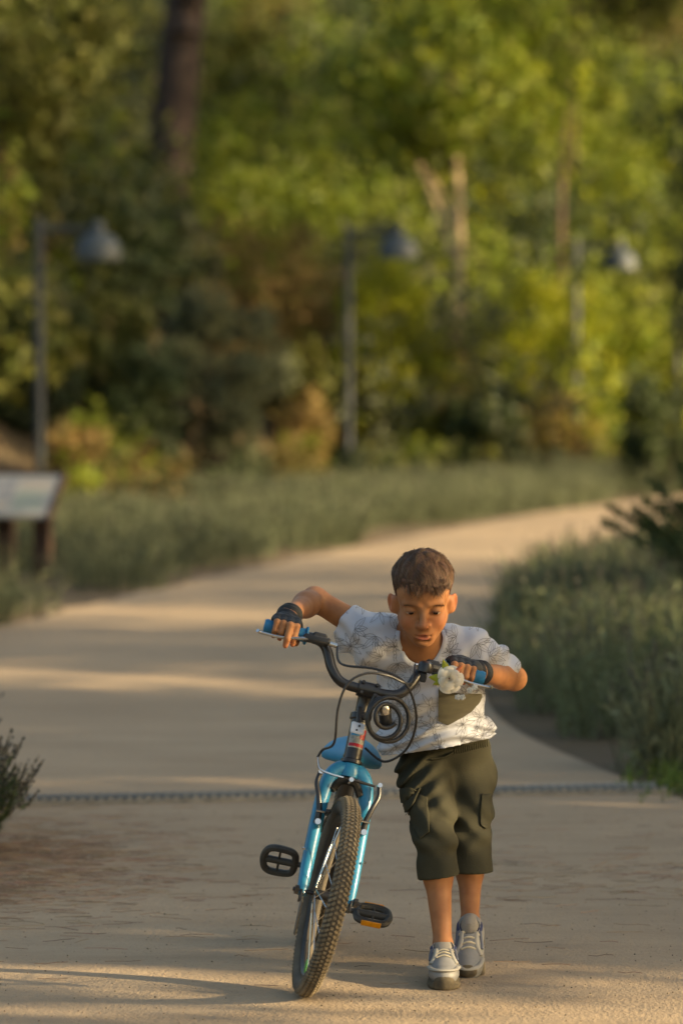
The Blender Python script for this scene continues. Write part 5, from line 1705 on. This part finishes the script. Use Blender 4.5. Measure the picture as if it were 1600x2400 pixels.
# gloves: fingerless, with bunched cuffs
def glove(palm, Fg, up, fr, gd, wrist, elbow, side, cuff):
    lo = np.minimum(palm, wrist) - .085; hi = np.maximum(palm, wrist) + .085
    f = Field(*[np.arange(l, h, .0021) for l, h in zip(lo, hi)])
    f.ell(palm, (.037, .0245, .0205), (gd, fr, up), .012)
    fa = nrm(elbow - wrist)
    f.cone(palm - fr * .005, wrist, .0240, .0258, .016)
    f.cone(wrist, wrist + fa * cuff, .0262, .0278, .012)
    for i, (k0, k1, k2, k3, r) in enumerate(Fg):
        o = [1.5, .5, -.5, -1.5][i]
        f.cone(palm + gd * (-side) * o * .0155 + up * .006, k0, .0122, r * 1.34, .007)
        f.cone(k0, k0 + (k1 - k0) * .75, r * 1.38, r * 1.30, .003)
    th0 = palm + gd * (-side) * .026 - fr * .002
    f.cone(th0, th0 - up * .016 - fr * .006 + gd * (-side) * .008, .0155, .0135, .008)
    X, Y, Z = np.meshgrid(*f.ax, indexing='ij', copy=False)
    t = (X - wrist[0]) * fa[0] + (Y - wrist[1]) * fa[1] + (Z - wrist[2]) * fa[2]
    f.g += (.0028 * np.sin(t * 300 + 2.0 * np.sin(X * 90) + 1.5 * np.sin(Y * 80)) * sstep(t, -.05, -.01)).astype(np.float32)
    U = f.g.copy()
    # open the cuff at the forearm end
    e = wrist + fa * cuff
    pf = plane_sdf(e, fa)(X, Y, Z)
    f.g = np.maximum(U, pf.astype(np.float32))
    # hollow for the forearm
    ad = axdist(wrist, elbow)(X, Y, Z)
    f.g = np.maximum(f.g, -np.maximum(ad - .0240, -(t - cuff + .012)).astype(np.float32))
    return f.mesh(1)
V, F = glove(palmR, FR_, upR, frR, gdR, WRr, ELR, -1, .022)
tag(fast_obj('glove', V, F, M['glove'], boy, origin=FOOT), 'black fingerless glove on the raised hand')
V, F = glove(palmL, FL_, upL, frL, gdL, WRl, ELL, 1, .012)
tag(fast_obj('glove', V, F, M['glove'], boy, origin=FOOT), 'black fingerless glove behind the rose')

# socks and running shoes
def shoe(ankle, toe, heel_up, side, sock_top):
    """toe: ground point under the toe end; heel_up: pitch of the shoe"""
    yaw = math.atan2(toe[0] - ankle[0], -(toe[1] - ankle[1]))
    fwd0 = np.array([math.sin(yaw), -math.cos(yaw), 0])
    lat = np.array([math.cos(yaw), math.sin(yaw), 0])
    fwd = fwd0 * math.cos(heel_up) + np.array([0, 0, -1.0]) * math.sin(heel_up)
    upv = np.cross(lat, -fwd) if np.cross(lat, -fwd)[2] > 0 else np.cross(lat, fwd)
    ball = np.array([toe[0], toe[1], .012]) - fwd0 * .055
    def Q(f, l, u):           # shoe frame, origin under the ball of the foot
        if f > 0:
            # toe part stays flatter on the ground
            ff = fwd0 * math.cos(heel_up * .25) + np.array([0, 0, -1.0]) * math.sin(heel_up * .25) * .3
            return ball + ff * f + lat * l + upv * u
        return ball + fwd * f + lat * l + upv * u
    AX = (lat, fwd, upv)
    lo = np.minimum(ball, ankle) - .13; hi = np.maximum(ball, ankle) + .13
    root = None
    # upper
    f = Field(*[np.arange(l, h, .0026) for l, h in zip(lo, hi)])
    f.ell(Q(.020, 0, .032), (.037, .052, .027), AX, .02)
    f.ell(Q(-.035, 0, .040), (.035, .05, .032), AX, .025)
    f.ell(Q(-.095, 0, .040), (.031, .042, .036), AX, .025)
    f.cone(Q(-.045, 0, .046), Q(-.080, 0, .056), .026, .028, .02)
    f.cone(Q(-.10, 0, .045), Q(-.10, 0, .064), .029, .028, .02)
    U = f.g.copy()
    X, Y, Z = np.meshgrid(*f.ax, indexing='ij', copy=False)
    op = Q(-.088, 0, .072)
    f.ell(op, (.0245, .034, .020), AX, .004, 'sub')
    V, F = f.mesh(2)
    up = fast_obj('shoe', V, F, M['shoe'], boy, origin=FOOT)
    # outsole with toe spring
    f = Field(*[np.arange(l, h, .0026) for l, h in zip(lo, hi)])
    f.ell(Q(.020, 0, .006), (.0405, .059, .017), AX, .012)
    f.ell(Q(-.035, 0, .006), (.0375, .055, .018), AX, .02)
    f.ell(Q(-.098, 0, .008), (.035, .046, .021), AX, .02)
    f.ell(Q(.060, 0, .019), (.024, .019, .017), AX, .014)
    X, Y, Z = np.meshgrid(*f.ax, indexing='ij', copy=False)
    f.g = np.maximum(f.g, (.0115 - Z).astype(np.float32))
    pl = plane_sdf(Q(-.03, 0, -.006), -upv)(X, Y, Z)
    V, F = f.mesh(1)
    fast_obj('sole', V, F, M['sole'], up, origin=FOOT)
    # pale overlays: toe bumper and side bands
    sbvh = BVHTree.FromPolygons([Vector(v) for v in (np.array([v.co[:] for v in up.data.vertices]) + FOOT)], [tuple(p.vertices) for p in up.data.polygons])
    def onup(f_, l_, off=.0015):
        o = Q(f_, l_, .16); h = sbvh.ray_cast(Vector(o), Vector(-upv))
        if h[0] is None: return Q(f_, l_, .03)
        nn = np.array(h[1]); nn = nn if nn @ upv > 0 else -nn
        return np.array(h[0]) + nn * off
    def strip(pts, w, nm, m):
        P = [onup(*p) for p in pts]
        MB().tube(spline(P, 4), w, 8, flat=.45, up=upv).build(nm, m, up, origin=FOOT)
    strip([(.012, -.033), (.045, -.026), (.060, -.012), (.063, 0), (.060, .012), (.045, .026), (.012, .033)], .0078, 'toe_band', M['shoe2'])
    for s in (-1, 1):
        strip([(.005, s * .030), (-.02, s * .020), (-.045, s * .017), (-.066, s * .019)], .0058, 'eyelet_band', M['shoe2'])
        strip([(-.02, s * .031), (-.045, s * .029), (-.07, s * .026)], .0045, 'side_band', M['bluegrey'])
    for j in range(4):
        f0 = -.008 - j * .016
        strip([(f0, -.018), (f0 - .004, 0), (f0 - .001, .018)], .0032, 'lace', M['lace'])
    kn = onup(-.066, 0, .008)
    b = MB()
    for s in (-1, 1):
        b.tube(spline([kn, kn + lat * s * .016 + upv * .010 + fwd * .004, kn + lat * s * .026 + upv * .002 + fwd * .012, kn + lat * s * .012 + fwd * .010, kn], 5), .0030, 6)
        b.tube(spline([kn, kn + lat * s * .012 + fwd * .016 + upv * .004, kn + lat * s * .020 + fwd * .03 - upv * .004], 4), .0026, 6)
    b.ell(kn, (.007, .006, .006))
    b.build('lace_bow', M['lace'], up, origin=FOOT)
    # navy padded collar
    pts = []
    for i in range(24):
        a = 2 * math.pi * i / 24
        pts.append(op + lat * .0265 * math.cos(a) + fwd * .034 * math.sin(a) + upv * (-.006 + .006 * math.cos(2 * a) - .004 * math.sin(a)))
    MB().tube(pts, .0065, 8, closed=True).build('padded_collar', M['navy'], up, origin=FOOT)
    # sock
    MB().tube(spline([Q(-.085, 0, .05), op + upv * .0, ankle + (ankle - op) * .0 + np.array([0, 0, sock_top])], 4), [.0235, .0235, .0235], 18, flat=1.0).build('sock', M['sock'], boy, origin=FOOT)
    return up
gR, gL = at(1040, 2337, 9.21), at(1096, 2308, 9.41)
s1 = shoe(AR, gR, R(3), -1, -.030); tag(s1, 'silver running shoe on the leading foot')
s2 = shoe(AL, gL, R(35), 1, .010); tag(s2, 'silver running shoe on the trailing foot with navy collar')

# ---------------------------------------------------------------- litter on the path
M['needle'] = mat('dry_pine_needle', (0.25, 0.15, 0.085), 0.85, col2=(0.17, 0.11, 0.065), scale=8, island=.5)
M['pebble'] = mat('small_gravel', (0.21, 0.165, 0.115), 0.9, island=.6, var=.3)
def path_h(y, x): return .012
def needles():
    r = np.random.default_rng(77); V, F = [], []
    def one(x, y, ln, a, w=.0010):
        b = len(V); c = np.array([x, y]); d = np.array([math.cos(a), math.sin(a)]); n = np.array([-d[1], d[0]]); bend = r.normal() * .10
        for k in range(4):
            t = k / 3 - .5
            p = c + d * ln * t + n * ln * bend * (t * t * 4 - 1) * .5
            z = .0135 + .004 * r.uniform()
            V.append((p[0] - n[0] * w, p[1] - n[1] * w, z)); V.append((p[0] + n[0] * w, p[1] + n[1] * w, z + .0012))
        for k in range(3): F.append((b + 2 * k, b + 2 * k + 1, b + 2 * k + 3, b + 2 * k + 2))
    for i in range(1500):                       # drift at the left edge under the lavender
        x = -1.25 + abs(r.normal()) * .34; y = r.normal() * .55 + 11.5
        one(x, y, r.uniform(.05, .13), r.normal() * .3)
    for i in range(230):
        one(r.uniform(-1.2, 1.6), 9.2 + r.uniform() ** .8 * 3.6, r.uniform(.03, .12), r.normal() * .3, r.uniform(.0006, .0011))
    for i in range(160):
        one(r.uniform(.3, 1.3), r.normal() * .35 + 11.2, r.uniform(.05, .12), r.normal() * .4)
    o = fast_obj('pine_needles', np.array(V), np.array(F), M['needle'], smooth=False)
    tag(o, 'dry brown pine needles scattered over the sandy path', 'pine needles', kind='stuff')
needles()
def pebbles():
    r = np.random.default_rng(78); n = 4200
    y = 8.6 + r.uniform(0, 1, n) ** 1.3 * 4.6; x = r.uniform(-1.25, 1.6, n); s = .0009 + .0024 * r.uniform(0, 1, n) ** 3
    o = np.array([(1, 0, 0), (-.2, .9, .1), (-.9, -.3, 0), (.2, -1, .1), (0, 0, .8), (0, 0, -.5)])
    a = r.uniform(0, 6.28, n); ca, sa = np.cos(a), np.sin(a)
    P = o[None] * (s[:, None, None]) * r.uniform(.7, 1.3, (n, 6, 1))
    PX = P[..., 0] * ca[:, None] - P[..., 1] * sa[:, None]; PY = P[..., 0] * sa[:, None] + P[..., 1] * ca[:, None]
    V = np.stack([PX + x[:, None], PY + y[:, None], P[..., 2] + .0115 + .0012], -1).reshape(-1, 3)
    f = np.array([(0, 1, 4), (1, 2, 4), (2, 3, 4), (3, 0, 4), (1, 0, 5), (2, 1, 5), (3, 2, 5), (0, 3, 5)])
    F = (f[None] + (np.arange(n) * 6)[:, None, None]).reshape(-1, 3)
    tag(fast_obj('gravel', V, F, M['pebble'], smooth=False), 'tiny gravel grains lying on the sandy path', 'gravel', kind='stuff')
pebbles()
